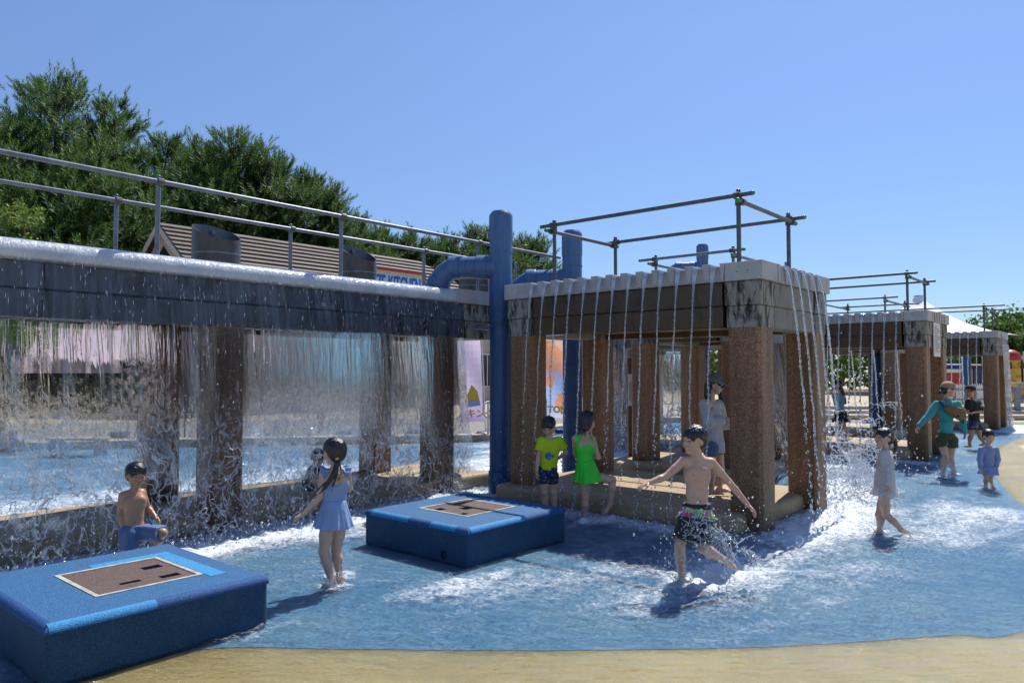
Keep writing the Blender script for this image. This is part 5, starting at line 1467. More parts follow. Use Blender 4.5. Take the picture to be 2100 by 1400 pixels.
# ============================================================ PEOPLE
class SDF:
    """small signed distance modeller, polygonised with surface nets"""
    def __init__(self, h): self.h = h; self.pr = []; self.cuts = []; self.subs = []
    def cap(self, a, b, ra, rb, k=.012, flat=False, pleat=None, tag=0):
        self.pr.append(('c', np.array(a, float), np.array(b, float), ra, rb, k, flat, pleat)); return self
    def ell(self, c, r, M_=None, k=.012):
        self.pr.append(('e', np.array(c, float), np.array(r, float), np.eye(3) if M_ is None else np.array(M_, float), 0, k)); return self
    def cut(self, p, n): self.cuts.append((np.array(p, float), np.array(n, float))); return self      # keep side where (x-p).n < 0
    def sub(self, c, r, M_=None, k=.006): self.subs.append((np.array(c, float), np.array(r, float), np.eye(3) if M_ is None else np.array(M_, float), k)); return self
    def mesh(self, noise=None):
        h = self.h; lo = np.full(3, 1e9); hi = -lo
        for p in self.pr:
            if p[0] == 'c': R_ = max(p[3], p[4]) * 1.15; pts = (p[1], p[2])
            else: R_ = max(p[2]); pts = (p[1],)
            for q in pts: lo = np.minimum(lo, q - R_); hi = np.maximum(hi, q + R_)
        lo -= 4 * h; hi += 4 * h
        n = np.ceil((hi - lo) / h).astype(int) + 1
        F = np.full(n, .05, np.float32)
        ax = [lo[i] + h * np.arange(n[i]) for i in range(3)]
        def sl(a, b):
            i0 = np.maximum(0, np.floor((a - lo) / h).astype(int)); i1 = np.minimum(n, np.ceil((b - lo) / h).astype(int) + 1)
            return i0, i1
        def ell(c, r, Mt, X):
            q = [sum((X[j] - c[j]) * Mt[i][j] for j in range(3)) for i in range(3)]
            k0 = np.sqrt(sum((q[i] / r[i]) ** 2 for i in range(3))) + 1e-9; k1 = np.sqrt(sum((q[i] / r[i] ** 2) ** 2 for i in range(3))) + 1e-9
            return k0 * (k0 - 1) / k1
        for p in self.pr:
            if p[0] == 'c': R_ = max(p[3], p[4]) * 1.15 + .055; a, b = np.minimum(p[1], p[2]) - R_, np.maximum(p[1], p[2]) + R_
            else: R_ = max(p[2]) + .055; a, b = p[1] - R_, p[1] + R_
            i0, i1 = sl(a, b)
            X = np.meshgrid(*[ax[j][i0[j]:i1[j]] for j in range(3)], indexing='ij', sparse=True)
            if p[0] == 'c':
                A_, B_ = p[1], p[2]; d = B_ - A_; L2 = d @ d + 1e-12; L = math.sqrt(L2)
                t0 = sum((X[j] - A_[j]) * d[j] for j in range(3)) / L2; t = np.clip(t0, 0, 1)
                rr = p[3] + (p[4] - p[3]) * t
                dist = np.sqrt(sum((X[j] - A_[j] - d[j] * t) ** 2 for j in range(3)) + 1e-12)
                if p[7]:
                    m_, am, e1, e2 = p[7]
                    u = sum((X[j] - A_[j]) * e1[j] for j in range(3)); v = sum((X[j] - A_[j]) * e2[j] for j in range(3))
                    ang = np.arctan2(v, u); rr = rr * (1 + am * t * (np.sin(m_ * ang) + .4 * np.sin(2.3 * m_ * ang + 1)))
                    sx, sy = 1.0, 1.0
                if p[6]:
                    dist = np.sqrt(sum((X[j] - A_[j] - d[j] * t0) ** 2 for j in range(3)) + 1e-12)
                    D = np.maximum(dist - rr, np.maximum(-t0 * L, (t0 - 1) * L))
                else: D = dist - rr
            else: D = ell(p[1], p[2], p[3], X)
            k = p[5]; S = F[i0[0]:i1[0], i0[1]:i1[1], i0[2]:i1[2]]
            hh = np.clip(.5 + .5 * (S - D) / k, 0, 1)
            F[i0[0]:i1[0], i0[1]:i1[1], i0[2]:i1[2]] = S * (1 - hh) + D * hh - k * hh * (1 - hh)
        X = np.meshgrid(*ax, indexing='ij', sparse=True)
        if noise:
            am, fq, sd_ = noise; F = F + am * grid3(X, fq, sd_)
        for (c, r, Mt, k) in self.subs: F = np.maximum(F, -ell(c, r, Mt, X))
        for (p_, n_) in self.cuts: F = np.maximum(F, sum((X[j] - p_[j]) * n_[j] for j in range(3)))
        F[0] = F[-1] = .05; F[:, 0] = F[:, -1] = .05; F[:, :, 0] = F[:, :, -1] = .05
        return surface_net(F, lo, h)
def grid3(X, fq, seed):
    r = np.random.default_rng(seed); out = 0
    for _ in range(7):
        v = r.normal(0, 1, 3); v /= np.linalg.norm(v); f = fq * r.uniform(.6, 1.6)
        out = out + np.sin((X[0] * v[0] + X[1] * v[1] + X[2] * v[2]) * f + r.uniform(0, 6))
    return out / 3.5
def surface_net(F, lo, h):
    ins = F < 0
    s = ins[:-1, :-1, :-1].astype(np.int8)
    tot = np.zeros(s.shape, np.int8)
    for i in (0, 1):
        for j in (0, 1):
            for k in (0, 1): tot += ins[i:ins.shape[0] - 1 + i, j:ins.shape[1] - 1 + j, k:ins.shape[2] - 1 + k]
    act = (tot > 0) & (tot < 8)
    idx = -np.ones(act.shape, np.int64); c = np.argwhere(act); idx[act] = np.arange(len(c))
    acc = np.zeros((len(c), 3)); cnt = np.zeros(len(c))
    cor = [(i, j, k) for i in (0, 1) for j in (0, 1) for k in (0, 1)]
    vals = {o: F[c[:, 0] + o[0], c[:, 1] + o[1], c[:, 2] + o[2]] for o in cor}
    for o in cor:
        for axx in range(3):
            if o[axx]: continue
            o2 = tuple(1 if q == axx else o[q] for q in range(3)); f0, f1 = vals[o], vals[o2]
            m = (f0 < 0) != (f1 < 0); t = np.where(m, f0 / np.where(m, f0 - f1, 1), 0)
            pnt = np.zeros((len(c), 3)) + np.array(o); pnt[:, axx] = t
            acc += pnt * m[:, None]; cnt += m
    V = lo + h * (c + acc / cnt[:, None])
    quads = []
    for axx in range(3):
        a = [slice(1, -1)] * 3; n = F.shape
        s0 = [slice(1, n[q] - 1) for q in range(3)]; s1 = list(s0); s0[axx] = slice(0, n[axx] - 1); s1[axx] = slice(1, n[axx])
        m = ins[tuple(s0)] != ins[tuple(s1)]; e = np.argwhere(m)
        e0 = ins[tuple(s0)][m]
        off = np.array([0 if q == axx else 1 for q in range(3)]); e = e + off
        u, v = [(1, 2), (2, 0), (0, 1)][axx]
        def cell(du, dv):
            q = e.copy(); q[:, u] += du; q[:, v] += dv; return idx[q[:, 0], q[:, 1], q[:, 2]]
        Q = np.stack([cell(-1, -1), cell(0, -1), cell(0, 0), cell(-1, 0)], 1)
        Q[~e0] = Q[~e0][:, ::-1]; quads.append(Q)
    Q = np.concatenate(quads); Q = Q[(Q >= 0).all(1)]
    return V, Q

def skin_mat(name, c, c2):
    t = NT(name); co = t.coord(); at = t.n('Attribute', {'attribute_name': 'Col'})
    b = t.ramp(t.noise(co, 9, 4), [(.3, c2), (.7, c)])
    x = t.mix(1.0, b, at.outputs['Color'], 'MULTIPLY')
    return t.done(t.pbr(x, .38, t.bump(t.noise(co, 140, 3), .15, .001), Subsurface_Weight=.12, Subsurface_Radius=(.02, .008, .004), Subsurface_Scale=1.0, Coat_Weight=.15, Coat_Roughness=.25))
M['skin'] = skin_mat('wet_skin', (.68, .44, .32), (.57, .35, .25))
M['skin_tan'] = skin_mat('sunburnt_wet_skin', (.50, .28, .17), (.40, .21, .12))
def hair_mat():
    t = NT('wet_black_hair'); co = t.coord(scale=(1, 1, .3))
    n = t.noise(co, 160, 3, .6)
    c = t.ramp(n, [(.3, (.004, .004, .006)), (.75, (.02, .017, .016))])
    return t.done(t.pbr(c, .28, t.bump(n, .8, .004), Specular_IOR_Level=.6))
M['hair'] = hair_mat()
def cloth(name, c, rough=.8, tl=.0, wrinkle=.5, var=.08, pattern=None):
    t = NT(name); co = t.coord()
    cc = t.ramp(t.noise(co, 7, 4), [(.3, tuple(x * (1 - var * 2) for x in c)), (.7, c)])
    if pattern:
        sc_, cols = pattern
        v = t.n('TexVoronoi', Scale=sc_); mp = t.coord(scale=(1, 1, 1.9)); t.set(v.inputs['Vector'], mp)
        s = t.n('SeparateColor', i0=v.outputs['Color'])
        pc = t.ramp(s.outputs[0], [(i / len(cols), k) for i, k in enumerate(cols)], 'CONSTANT')
        cc = t.mix(t.ramp(v.outputs['Distance'], [(.30, 1), (.36, 0)]), cc, pc)
    w = t.noise(t.coord(scale=(1, 1, .45)), 22, 4, .6, .8)
    nm = t.bump(w, wrinkle, .012)
    d = t.pbr(cc, rough, nm)
    if tl:
        x = t.n('BsdfTranslucent', Normal=nm); t.set(x.inputs[0], cc); y = t.n('MixShader', i0=tl, i1=d, i2=x.outputs[0]); d = y.outputs[0]
    return t.done(d)

def nv(v): v = np.array(v, float); return v / (np.linalg.norm(v) + 1e-12)
class Person:
    def __init__(self, label, Y, S, J, face, hand_h=None, h=.006, skin='skin', group=None, up=None, toes=None, hide=(), chin=0):
        """J: joints as (x, y[, depth offset]) read off the picture at distance Y, then kept as real 3D points"""
        self.S = S; self.h = h; s = self.s = S / 1.2 * (.86 if S > 1.4 else 1)
        P3 = {k: np.array(P(v[0], v[1], Y + (v[2] if len(v) > 2 else 0))) for k, v in J.items()}
        self.J = P3; g = P3
        self.f = nv(face); self.up0 = nv(up if up is not None else (0, 0, 1))
        pelvis = g['pelvis']; neck = g['neck']
        self.root = Vector((float(pelvis[0]), float(pelvis[1]), 0))
        self.t = thing('person', label, 'person', self.root, group)
        upv = nv(neck - pelvis); side = g['shR'] - g['shL']; side = nv(side - upv * (side @ upv)); fwd = np.cross(upv, side)
        self.upv, self.side, self.fwd = upv, side, fwd     # shL/shR named so that fwd points where the chest faces
        Mt = np.array([side, fwd, upv])
        b = SDF(h); K = .03 * s
        mid = pelvis + (neck - pelvis) * .55
        b.ell(pelvis + upv * .02 * s, (.098 * s, .078 * s, .085 * s), Mt, K)
        b.ell(pelvis + (neck - pelvis) * .33 + fwd * .006 * s, (.088 * s, .068 * s, .10 * s), Mt, K)
        b.ell(pelvis + (neck - pelvis) * .66, (.105 * s, .074 * s, .12 * s), Mt, K)
        sw = np.linalg.norm(g['shR'] - g['shL'])
        b.cap(g['shL'] * .82 + g['shR'] * .18 - upv * .005 * s, g['shR'] * .82 + g['shL'] * .18 - upv * .005 * s, .040 * s, .040 * s, K)
        b.ell(pelvis - fwd * .035 * s - upv * .03 * s, (.09 * s, .055 * s, .06 * s), Mt, K)
        # chest planes, shoulder blades, navel line
        for q in (-1, 1):
            b.ell(pelvis + (neck - pelvis) * .74 + side * q * .045 * s + fwd * .045 * s, (.045 * s, .026 * s, .038 * s), Mt, .02 * s)
            b.ell(pelvis + (neck - pelvis) * .76 + side * q * .055 * s - fwd * .048 * s, (.035 * s, .022 * s, .05 * s), Mt, .02 * s)
            b.cap(neck, g['shL' if q < 0 else 'shR'], .026 * s, .026 * s, .02 * s)
        # head frame
        hd = g['head']; f = self.f; up_ = nv(self.up0 - f * (self.up0 @ f)); r_ = np.cross(f, up_); HM = np.array([r_, f, up_])
        hh = self.hh = .205 * (s * 1.06 if S < 1.4 else s * .98) * (1.22 if S < 1 else 1)
        self.HM = HM
        def hp(x, y, z): return hd + (r_ * x + f * y + up_ * z) * hh
        self.hp = hp
        b.cap(neck - upv * .01 * s, hp(0, -.12, -.18), .034 * s, .031 * s, .02 * s)
        b.ell(hp(0, -.04, .13), (.345 * hh, .42 * hh, .37 * hh), HM, .01)
        b.ell(hp(0, .10, -.14), (.275 * hh, .285 * hh, .30 * hh), HM, .03 * s)
        b.ell(hp(0, .235, -.39), (.13 * hh, .12 * hh, .085 * hh), HM, .02 * s)
        for q in (-1, 1):
            b.ell(hp(q * .17, .24, -.14), (.11 * hh, .11 * hh, .12 * hh), HM, .02 * s)    # cheek
            b.ell(hp(q * .345, -.03, -.04), (.035 * hh, .085 * hh, .125 * hh), HM, .005)  # ear
            b.ell(hp(q * .145, .315, .10), (.10 * hh, .06 * hh, .03 * hh), HM, .012)      # brow
        b.cap(hp(0, .36, .02), hp(0, .425, -.10), .028 * hh, .052 * hh, .008)
        b.ell(hp(0, .385, -.225), (.10 * hh, .05 * hh, .026 * hh), HM, .006)
        b.ell(hp(0, .375, -.275), (.085 * hh, .05 * hh, .026 * hh), HM, .006)
        # limbs
        for q in 'LR':
            sh, el, wr = g['sh' + q], g['el' + q], g['wr' + q]
            b.cap(sh, sh * .5 + el * .5, .037 * s, .031 * s, .02 * s); b.cap(sh * .5 + el * .5, el, .031 * s, .026 * s, .01 * s)
            b.cap(el, el * .65 + wr * .35, .027 * s, .027 * s, .01 * s); b.cap(el * .65 + wr * .35, wr, .027 * s, .0185 * s, .01 * s)
            self.hand(b, el, wr, g.get('ha' + q), q, s)
            hi, kn, an = g['hi' + q], g['kn' + q], g['an' + q]
            b.cap(hi, hi * .5 + kn * .5, .064 * s, .055 * s, .02 * s); b.cap(hi * .5 + kn * .5, kn, .055 * s, .041 * s, .012 * s)
            d = nv(an - kn); back = -nv(self.f - d * (self.f @ d)) if abs(self.f @ d) < .9 else fwd * -1
            back = nv(-fwd + d * (fwd @ d))
            b.cap(kn, kn * .68 + an * .32 + back * .012 * s, .040 * s, .043 * s, .014 * s); b.cap(kn * .68 + an * .32 + back * .012 * s, an, .043 * s, .025 * s, .014 * s)
            b.ell(kn + -back * .012 * s, (.03 * s,) * 3, None, .015 * s)
            to = g.get('to' + q)
            if to is None: to = an + nv(np.array([self.f[0], self.f[1], 0])) * .13 * s + np.array([0, 0, -.045 * s])
            fd = nv(to - an); fl = .135 * s
            he = an - nv(np.array([fd[0], fd[1], 0])) * .022 * s + np.array([0, 0, -.03 * s]) if 'lift' + q not in J else an - fd * .03 * s
            b.cap(an, he, .026 * s, .024 * s, .012); 
            tip = to; ball = an * .35 + to * .65
            b.cap(he, ball, .024 * s, .026 * s, .015); 
            ts = np.cross(fd, nv(tip - he + np.array([0, 0, .5]))); ts = nv(np.cross(fd, np.array([0, 0, 1.0])))
            for i, w in enumerate((-.024, -.013, -.003, .008, .020)):
                rr = (.0095, .0075, .0075, .008, .012)[i] * s
                b.cap(ball + ts * w * s, tip + ts * (w * 1.1) * s - fd * abs(i - 4) * .005 * s, rr * 1.3, rr, .008)
        V, Q = b.mesh()
        self.body = np_mesh('body', V, Q, M[skin], self.t, smooth=True)
        # colour attribute: lips, eyes, brows, nipples, ruddy knees
        Cc = np.ones((len(V), 4), np.float32)
        def paint(c, rad, colr, soft=.4, Mm=None):
            q = V - c
            if Mm is not None: q = q @ Mm.T
            d = np.sqrt(((q / np.array(rad)) ** 2).sum(1)); w = np.clip((1 - d) / soft, 0, 1)[:, None]
            Cc[:, :3] = Cc[:, :3] * (1 - w) + np.array(colr) * w
        for q in (-1, 1):
            paint(hp(q * .15, .36, .005), (.085 * hh, .1 * hh, .030 * hh), (.06, .04, .035), .5, HM)
            paint(hp(q * .155, .37, .115), (.10 * hh, .1 * hh, .022 * hh), (.10, .08, .07), .6, HM)
            paint(hp(q * .17, .36, -.13), (.11 * hh, .12 * hh, .10 * hh), (1.05, .80, .75), 1, HM)
            paint(pelvis + (neck - pelvis) * .70 + side * q * .058 * s + fwd * .075 * s, (.010 * s,) * 3, (.62, .40, .36), .5)
        paint(hp(0, .42, -.25), (.10 * hh, .08 * hh, .045 * hh), (.80, .42, .40), .5, HM)
        paint(hp(.035, .45, -.135), (.016 * hh,) * 3, (.45, .3, .28)); paint(hp(-.035, .45, -.135), (.016 * hh,) * 3, (.45, .3, .28))
        paint(pelvis + (neck - pelvis) * .20 + fwd * .075 * s, (.009 * s, .02 * s, .014 * s), (.45, .32, .28), .6, Mt)
        for q in 'LR':
            paint(g['kn' + q], (.05 * s,) * 3, (.95, .84, .80), 1); paint(g['el' + q], (.035 * s,) * 3, (.92, .80, .76), 1); paint(g['an' + q], (.05 * s,) * 3, (1, .84, .80), 1)
        ca = self.body.data.color_attributes.new('Col', 'FLOAT_COLOR', 'POINT'); ca.data.foreach_set('color', Cc.ravel())
    def hand(self, b, el, wr, tip, q, s):
        fa = nv(wr - el)
        d = nv(tip - wr) if tip is not None else nv(fa + np.array([0, 0, -.15]))
        # palm normal roughly towards the body
        c = self.J['pelvis'] - wr; n = nv(c - d * (c @ d)) if np.linalg.norm(c - d * (c @ d)) > .02 else nv(np.cross(d, [0, 0, 1.0]))
        w = np.cross(d, n)
        if w @ self.f < 0: w = -w          # w points to the thumb side
        k = .060 * s
        pc = wr + d * k * .62; Mt = np.array([w, n, d])
        b.ell(pc, (.024 * s, .0125 * s, .038 * s), Mt, .010 * s)
        for i, (off, L) in enumerate(((.019, .92), (.007, 1.0), (-.006, .94), (-.018, .75))):
            p0 = wr + d * k * 1.05 + w * off * s
            d1 = nv(d * .93 + n * .30 + w * off * 6); p1 = p0 + d1 * .026 * s * L; d2 = nv(d1 * .72 + n * .62); p2 = p1 + d2 * .024 * s * L
            r_ = max(.0062 * s, self.h * .95)
            b.cap(p0, p1, r_ * 1.1, r_, .003); b.cap(p1, p2, r_, r_ * .85, .003)
        t0 = wr + d * k * .35 + w * .02 * s; t1 = t0 + nv(d * .6 + w * .75 + n * .25) * .030 * s; t2 = t1 + nv(d * .85 + w * .25 + n * .35) * .024 * s
        r_ = max(.0072 * s, self.h)
        b.cap(t0, t1, r_ * 1.35, r_ * 1.1, .006); b.cap(t1, t2, r_ * 1.1, r_ * .9, .004)
    def part(self, name, sdf, mat_, noise=None, label=None, parent=None):
        V, Q = sdf.mesh(noise)
        if not len(V): return None
        o = np_mesh(name, V, Q, mat_, self.t, smooth=True)
        if label: o['label'] = label
        return o
    def hair(self, kind='short', tail=None, bang=.20, h=None, low=-.12, bulk=1.05):
        hp, hh, HM = self.hp, self.hh, self.HM; s = self.s; b = SDF(h or self.h)
        b.ell(hp(0, -.06, .155), (.385 * hh * bulk, .445 * hh * bulk, .395 * hh * bulk), HM, .01)
        b.ell(hp(0, -.22, -.05), (.32 * hh * bulk, .27 * hh, .32 * hh), HM, .02)
        f = HM[1]; up = HM[2]
        # face opening: everything in front and below the hairline goes
        b.sub(hp(0, .47, -.22), (.36 * hh, .34 * hh, (.22 + bang) * hh), HM)
        b.sub(hp(.37, .12, -.12), (.12 * hh, .20 * hh, .26 * hh), HM); b.sub(hp(-.37, .12, -.12), (.12 * hh, .20 * hh, .26 * hh), HM)
        b.sub(hp(0, .25, -.45), (.5 * hh, .45 * hh, .32 * hh), HM)
        rr = np.random.default_rng(int(self.S * 1000) + len(kind))
        # fringe locks
        V0 = []
        for i in range(9):
            x = -.28 + .07 * i; z = .15 + .05 * math.cos(i * 2.1)
            p0 = hp(x * .9, .30 - abs(x) * .35, .36 - abs(x) * .2); p1 = hp(x * 1.02 + rr.normal(0, .01), .415 - abs(x) * .42, z - bang * .22 - .02 * rr.random())
            b.cap(p0, p1, .045 * hh, .020 * hh, .012)
        if kind == 'bob':
            for i in range(12):
                an = math.pi * (1.08 + .84 * i / 11); x, y = .30 * math.cos(an), .32 * math.sin(an) - .03
                b.cap(hp(x, y, .0), hp(x * .95, y * .95, -.42 - .12 * rr.random()), .09 * hh, .03 * hh, .02)
        if tail:
            for pts, r0, r1 in tail:
                for i in range(len(pts) - 1):
                    n = len(pts) - 1; a = r0 + (r1 - r0) * i / n; c = r0 + (r1 - r0) * (i + 1) / n
                    b.cap(pts[i], pts[i + 1], a, c, .008)
        for i in range(90):
            u = rr.uniform(-1, 1); a = rr.uniform(0, 6.28); z = rr.uniform(.0, 1) ; r2 = math.sqrt(max(0, 1 - z * z))
            def sp(z_, a_): 
                r2 = math.sqrt(max(0, 1 - z_ * z_)); return np.array([.385 * r2 * math.cos(a_), -.06 + .44 * r2 * math.sin(a_), .155 + .39 * z_])
            q0 = sp(z, a); q1 = sp(max(-.25, z - .35), a + rr.normal(0, .18)); q1[:2] *= 1.03
            if q0[1] > .22 and q0[2] < .25: continue
            if q1[1] > .24 and q1[2] < .16: q1 = sp(z - .12, a)
            b.cap(hp(*(q0 * np.array([1, 1, 1]))), hp(*q1), .030 * hh, .020 * hh, .007)
        return self.part('hair', b, M['hair'], noise=(.0022 * s, 230 / s, 3))
    def torso(self, b, ex, top=.97, bot=0.0, hips=True, k=.03):
        s, g = self.s, self.J; Mt = np.array([self.side, self.fwd, self.upv]); pe, ne = g['pelvis'], g['neck']; v = ne - pe
        b.ell(pe + self.upv * .02 * s, (.100 * s + ex, .080 * s + ex, .087 * s + ex), Mt, k * s)
        b.ell(pe + v * .33 + self.fwd * .006 * s, (.090 * s + ex, .070 * s + ex, .10 * s + ex), Mt, k * s)
        b.ell(pe + v * .66, (.107 * s + ex, .077 * s + ex, .12 * s + ex), Mt, k * s)
        b.cap(g['shL'] * .85 + g['shR'] * .15 - self.upv * .005 * s, g['shR'] * .85 + g['shL'] * .15 - self.upv * .005 * s, .042 * s + ex, .042 * s + ex, k * s)
        b.ell(pe - self.fwd * .035 * s - self.upv * .03 * s, (.092 * s + ex, .057 * s + ex, .062 * s + ex), Mt, k * s)
    def shirt(self, mat_, name='shirt', sleeve=.45, ex=.012, hem=None, loose=.0, neck=(.055, .05), noise=.003, fore=0, cuff=None, hem_r=None, label=None, pleat=None, scoop=None, hh_=None):
        s, g = self.s, self.J; b = SDF(hh_ or self.h); self.torso(b, ex * s)
        pe, ne = g['pelvis'], g['neck']; v = ne - pe
        if hem_r: b.cap(pe + v * .45, pe + v * (hem or 0), .088 * s + ex, hem_r * s, .03 * s, flat=True, pleat=pleat)
        for q in 'LR':
            sh, el, wr = g['sh' + q], g['el' + q], g['wr' + q]
            if sleeve > 0:
                e = sh + (el - sh) * min(1, sleeve); b.cap(sh, e, .043 * s + ex * s, (.040 + loose) * s + ex * s * .6, .015 * s, flat=fore == 0)
                if fore == 0: b.ell(sh, (.044 * s + ex * s,) * 3, None, .01)
                if fore > 0:
                    b.cap(el, el + (wr - el) * fore * .93, (.033 + loose) * s + ex * s * .6, (.027 + loose) * s + ex * s * .4, .012 * s)
                    b.cap(el + (wr - el) * fore * .90, el + (wr - el) * fore, (.024 + loose * .4) * s + ex * s * .3, .026 * s + ex * s * .3, .005, flat=True)
        b.sub(ne + self.upv * .035 * s + self.fwd * .01 * s, (neck[0] * s, neck[1] * s, .045 * s), np.array([self.side, self.fwd, self.upv]))
        if scoop is not None: b.sub(*scoop)
        hz = pe + v * (hem or 0)
        if not hem_r: b.cut(hz, -self.upv)
        return self.part(name, b, mat_, noise=(noise * s, 34 / s, 5), label=label)
    def shorts(self, mat_, name='shorts', frac=.55, ex=.012, flare=.012, waist=.16, label=None, parent=None, lo=None, lowcut=None):
        s, g = self.s, self.J; b = SDF(self.h); Mt = np.array([self.side, self.fwd, self.upv]); pe = g['pelvis']; v = g['neck'] - pe
        b.ell(pe + self.upv * .02 * s, (.103 * s + ex * s, .083 * s + ex * s, .10 * s), Mt, .02 * s); b.ell(pe - self.fwd * .035 * s - self.upv * .03 * s, (.09 * s + ex * s, .055 * s + ex * s, .06 * s), Mt, .02 * s)
        b.ell(pe + v * waist * .6, (.094 * s + ex * s, .075 * s + ex * s, .05 * s), Mt, .02 * s)
        for q in 'LR':
            hi, kn = g['hi' + q], g['kn' + q]; b.cap(hi + (hi - kn) * .02, hi + (kn - hi) * frac, .066 * s + ex * s, (.066 - .018 * frac + flare) * s + ex * s, .015 * s, flat=True)
            b.ell(hi, (.068 * s + ex * s,) * 3, None, .01)
        b.cut(pe + v * waist, self.upv)
        return self.part(name, b, mat_, noise=(.0028 * s, 40 / s, 8), label=label)
    def skirt(self, mat_, name='skirt', top=.25, bot=-.35, r0=.095, r1=.16, pl=(9, .07), label=None, axis=None, flat=.8, trim=None):
        s, g = self.s, self.J; b = SDF(self.h * .9); pe = g['pelvis']; v = g['neck'] - pe
        a0 = pe + v * top; a1 = pe + v * bot if axis is None else pe + v * bot + np.array(axis)
        b.cap(a0, a1, r0 * s, r1 * s, .01, flat=True, pleat=(pl[0], pl[1], self.side, self.fwd / flat))
        if trim is not None:
            n = 60; m = MB(); pts = []
            for i in range(n + 1):
                an = 2 * math.pi * i / n; rr = r1 * s * (1 + pl[1] * (math.sin(pl[0] * an) + .4 * math.sin(2.3 * pl[0] * an + 1)))
                pts.append(Vector(a1 + (self.side * math.cos(an) + self.fwd * math.sin(an)) * rr))
            m.tube(pts, .006, 6); m.build('hem_trim', trim, self.t, smooth=True)
        # hollow it out
        o = self.part(name, b, mat_, label=label)
        return o
    def cap(self, mat_, band=None, brim=.32):
        hp, hh, HM = self.hp, self.hh, self.HM; b = SDF(self.h)
        b.ell(hp(0, -.05, .17), (.455 * hh, .515 * hh, .455 * hh), HM, .01); b.cut(hp(0, 0, .14), -HM[2])
        b.cap(hp(0, .36, .155), hp(0, .40 + brim, .10), .20 * hh, .16 * hh, .01)
        b.sub(hp(0, .45, .155 - .27), (.6 * hh, .7 * hh, .25 * hh), HM); b.sub(hp(0, .62, .155 + .255), (.6 * hh, .40 * hh, .22 * hh), HM)
        return self.part('cap', b, mat_, noise=(.001, 60, 2))

HAND_D = .11
def pj(**k): return k
# ---------- running boy
ORDERLY = True
def running_boy():
    J = pj(head=(1424, 903), neck=(1430, 938), shL=(1459, 948, .02), shR=(1401, 946, -.01), pelvis=(1429, 1046),
           elR=(1365, 977, -.05), wrR=(1332, 989, -.10), haR=(1313, 997, -.12), elL=(1494, 987, .06), wrL=(1533, 1034, .05), haL=(1551, 1053, .05),
           hiL=(1443, 1060, .03), hiR=(1415, 1060, -.04), knR=(1394, 1116, -.10), anR=(1399, 1190, .0), toR=(1375, 1203, -.03), knL=(1440, 1122, -.02), anL=(1492, 1152, .12), toL=(1508, 1166, .13), liftL=(0, 0))
    # the chest faces the camera: shR must be on the picture's left
    p = Person('shirtless boy running through the water in black swim shorts with a multicoloured band', 6.06, 1.27, J, (-.90, -.42, -.02), h=.0052)
    p.hair('short', bang=.17, h=.0045)
    t = NT('black_shorts_with_tie_dye_band'); co = t.coord()
    z0 = float(P(1425, 1062, 5.95).z); z1 = float(P(1425, 1045, 5.95).z)
    s = t.n('SeparateXYZ', i0=co); zz = t.math('ADD', s.outputs[2], t.math('MULTIPLY', s.outputs[0], .12))
    band = t.math('MULTIPLY', t.ramp(t.math('MULTIPLY', zz, 1.0), [(z0 - .005, 0), (z0, 1)], 'LINEAR'), t.ramp(zz, [(z1, 1), (z1 + .005, 0)], 'LINEAR'))
    dn = t.n('TexNoise', Scale=30.0, Detail=2.0); t.set(dn.inputs['Vector'], co); dm = t.n('Mix', {'data_type': 'VECTOR'}); dm.inputs[0].default_value = .10; t.set(dm.inputs[4], co); t.set(dm.inputs[5], dn.outputs['Color'])
    v = t.n('TexVoronoi', {'feature': 'SMOOTH_F1'}, Scale=21.0, Smoothness=.25); t.set(v.inputs['Vector'], dm.outputs[1]); sc_ = t.n('SeparateColor', i0=v.outputs['Color'])
    cols = t.ramp(sc_.outputs[0], [(0, (.75, .02, .12)), (.2, (.10, .55, .75)), (.38, (.80, .75, .03)), (.55, (.30, .03, .55)), (.7, (.10, .60, .10)), (.85, (.65, .05, .50))], 'CONSTANT')
    c = t.mix(band, (.008, .008, .011), cols)
    mt = t.done(t.pbr(c, .5, t.bump(t.noise(co, 25, 4, .6, .8), .6, .012)))
    sh_ = p.shorts(mt, frac=.86, ex=.010, flare=.018, waist=.14)
    m = MB(); q = Vector(p.J['pelvis'] + p.fwd * .088 + p.upv * .05)
    for k in (-1, 1): m = MB(); m.tube([q, q + Vector((k * .006, -.012, -.02)), q + Vector((-.012 + k * .010, -.014, -.07)), q + Vector((-.022 + k * .01, -.008, -.10))], .0028, 6); m.build('drawstring', M['white'], p.t, smooth=True)
    return p
running_boy()
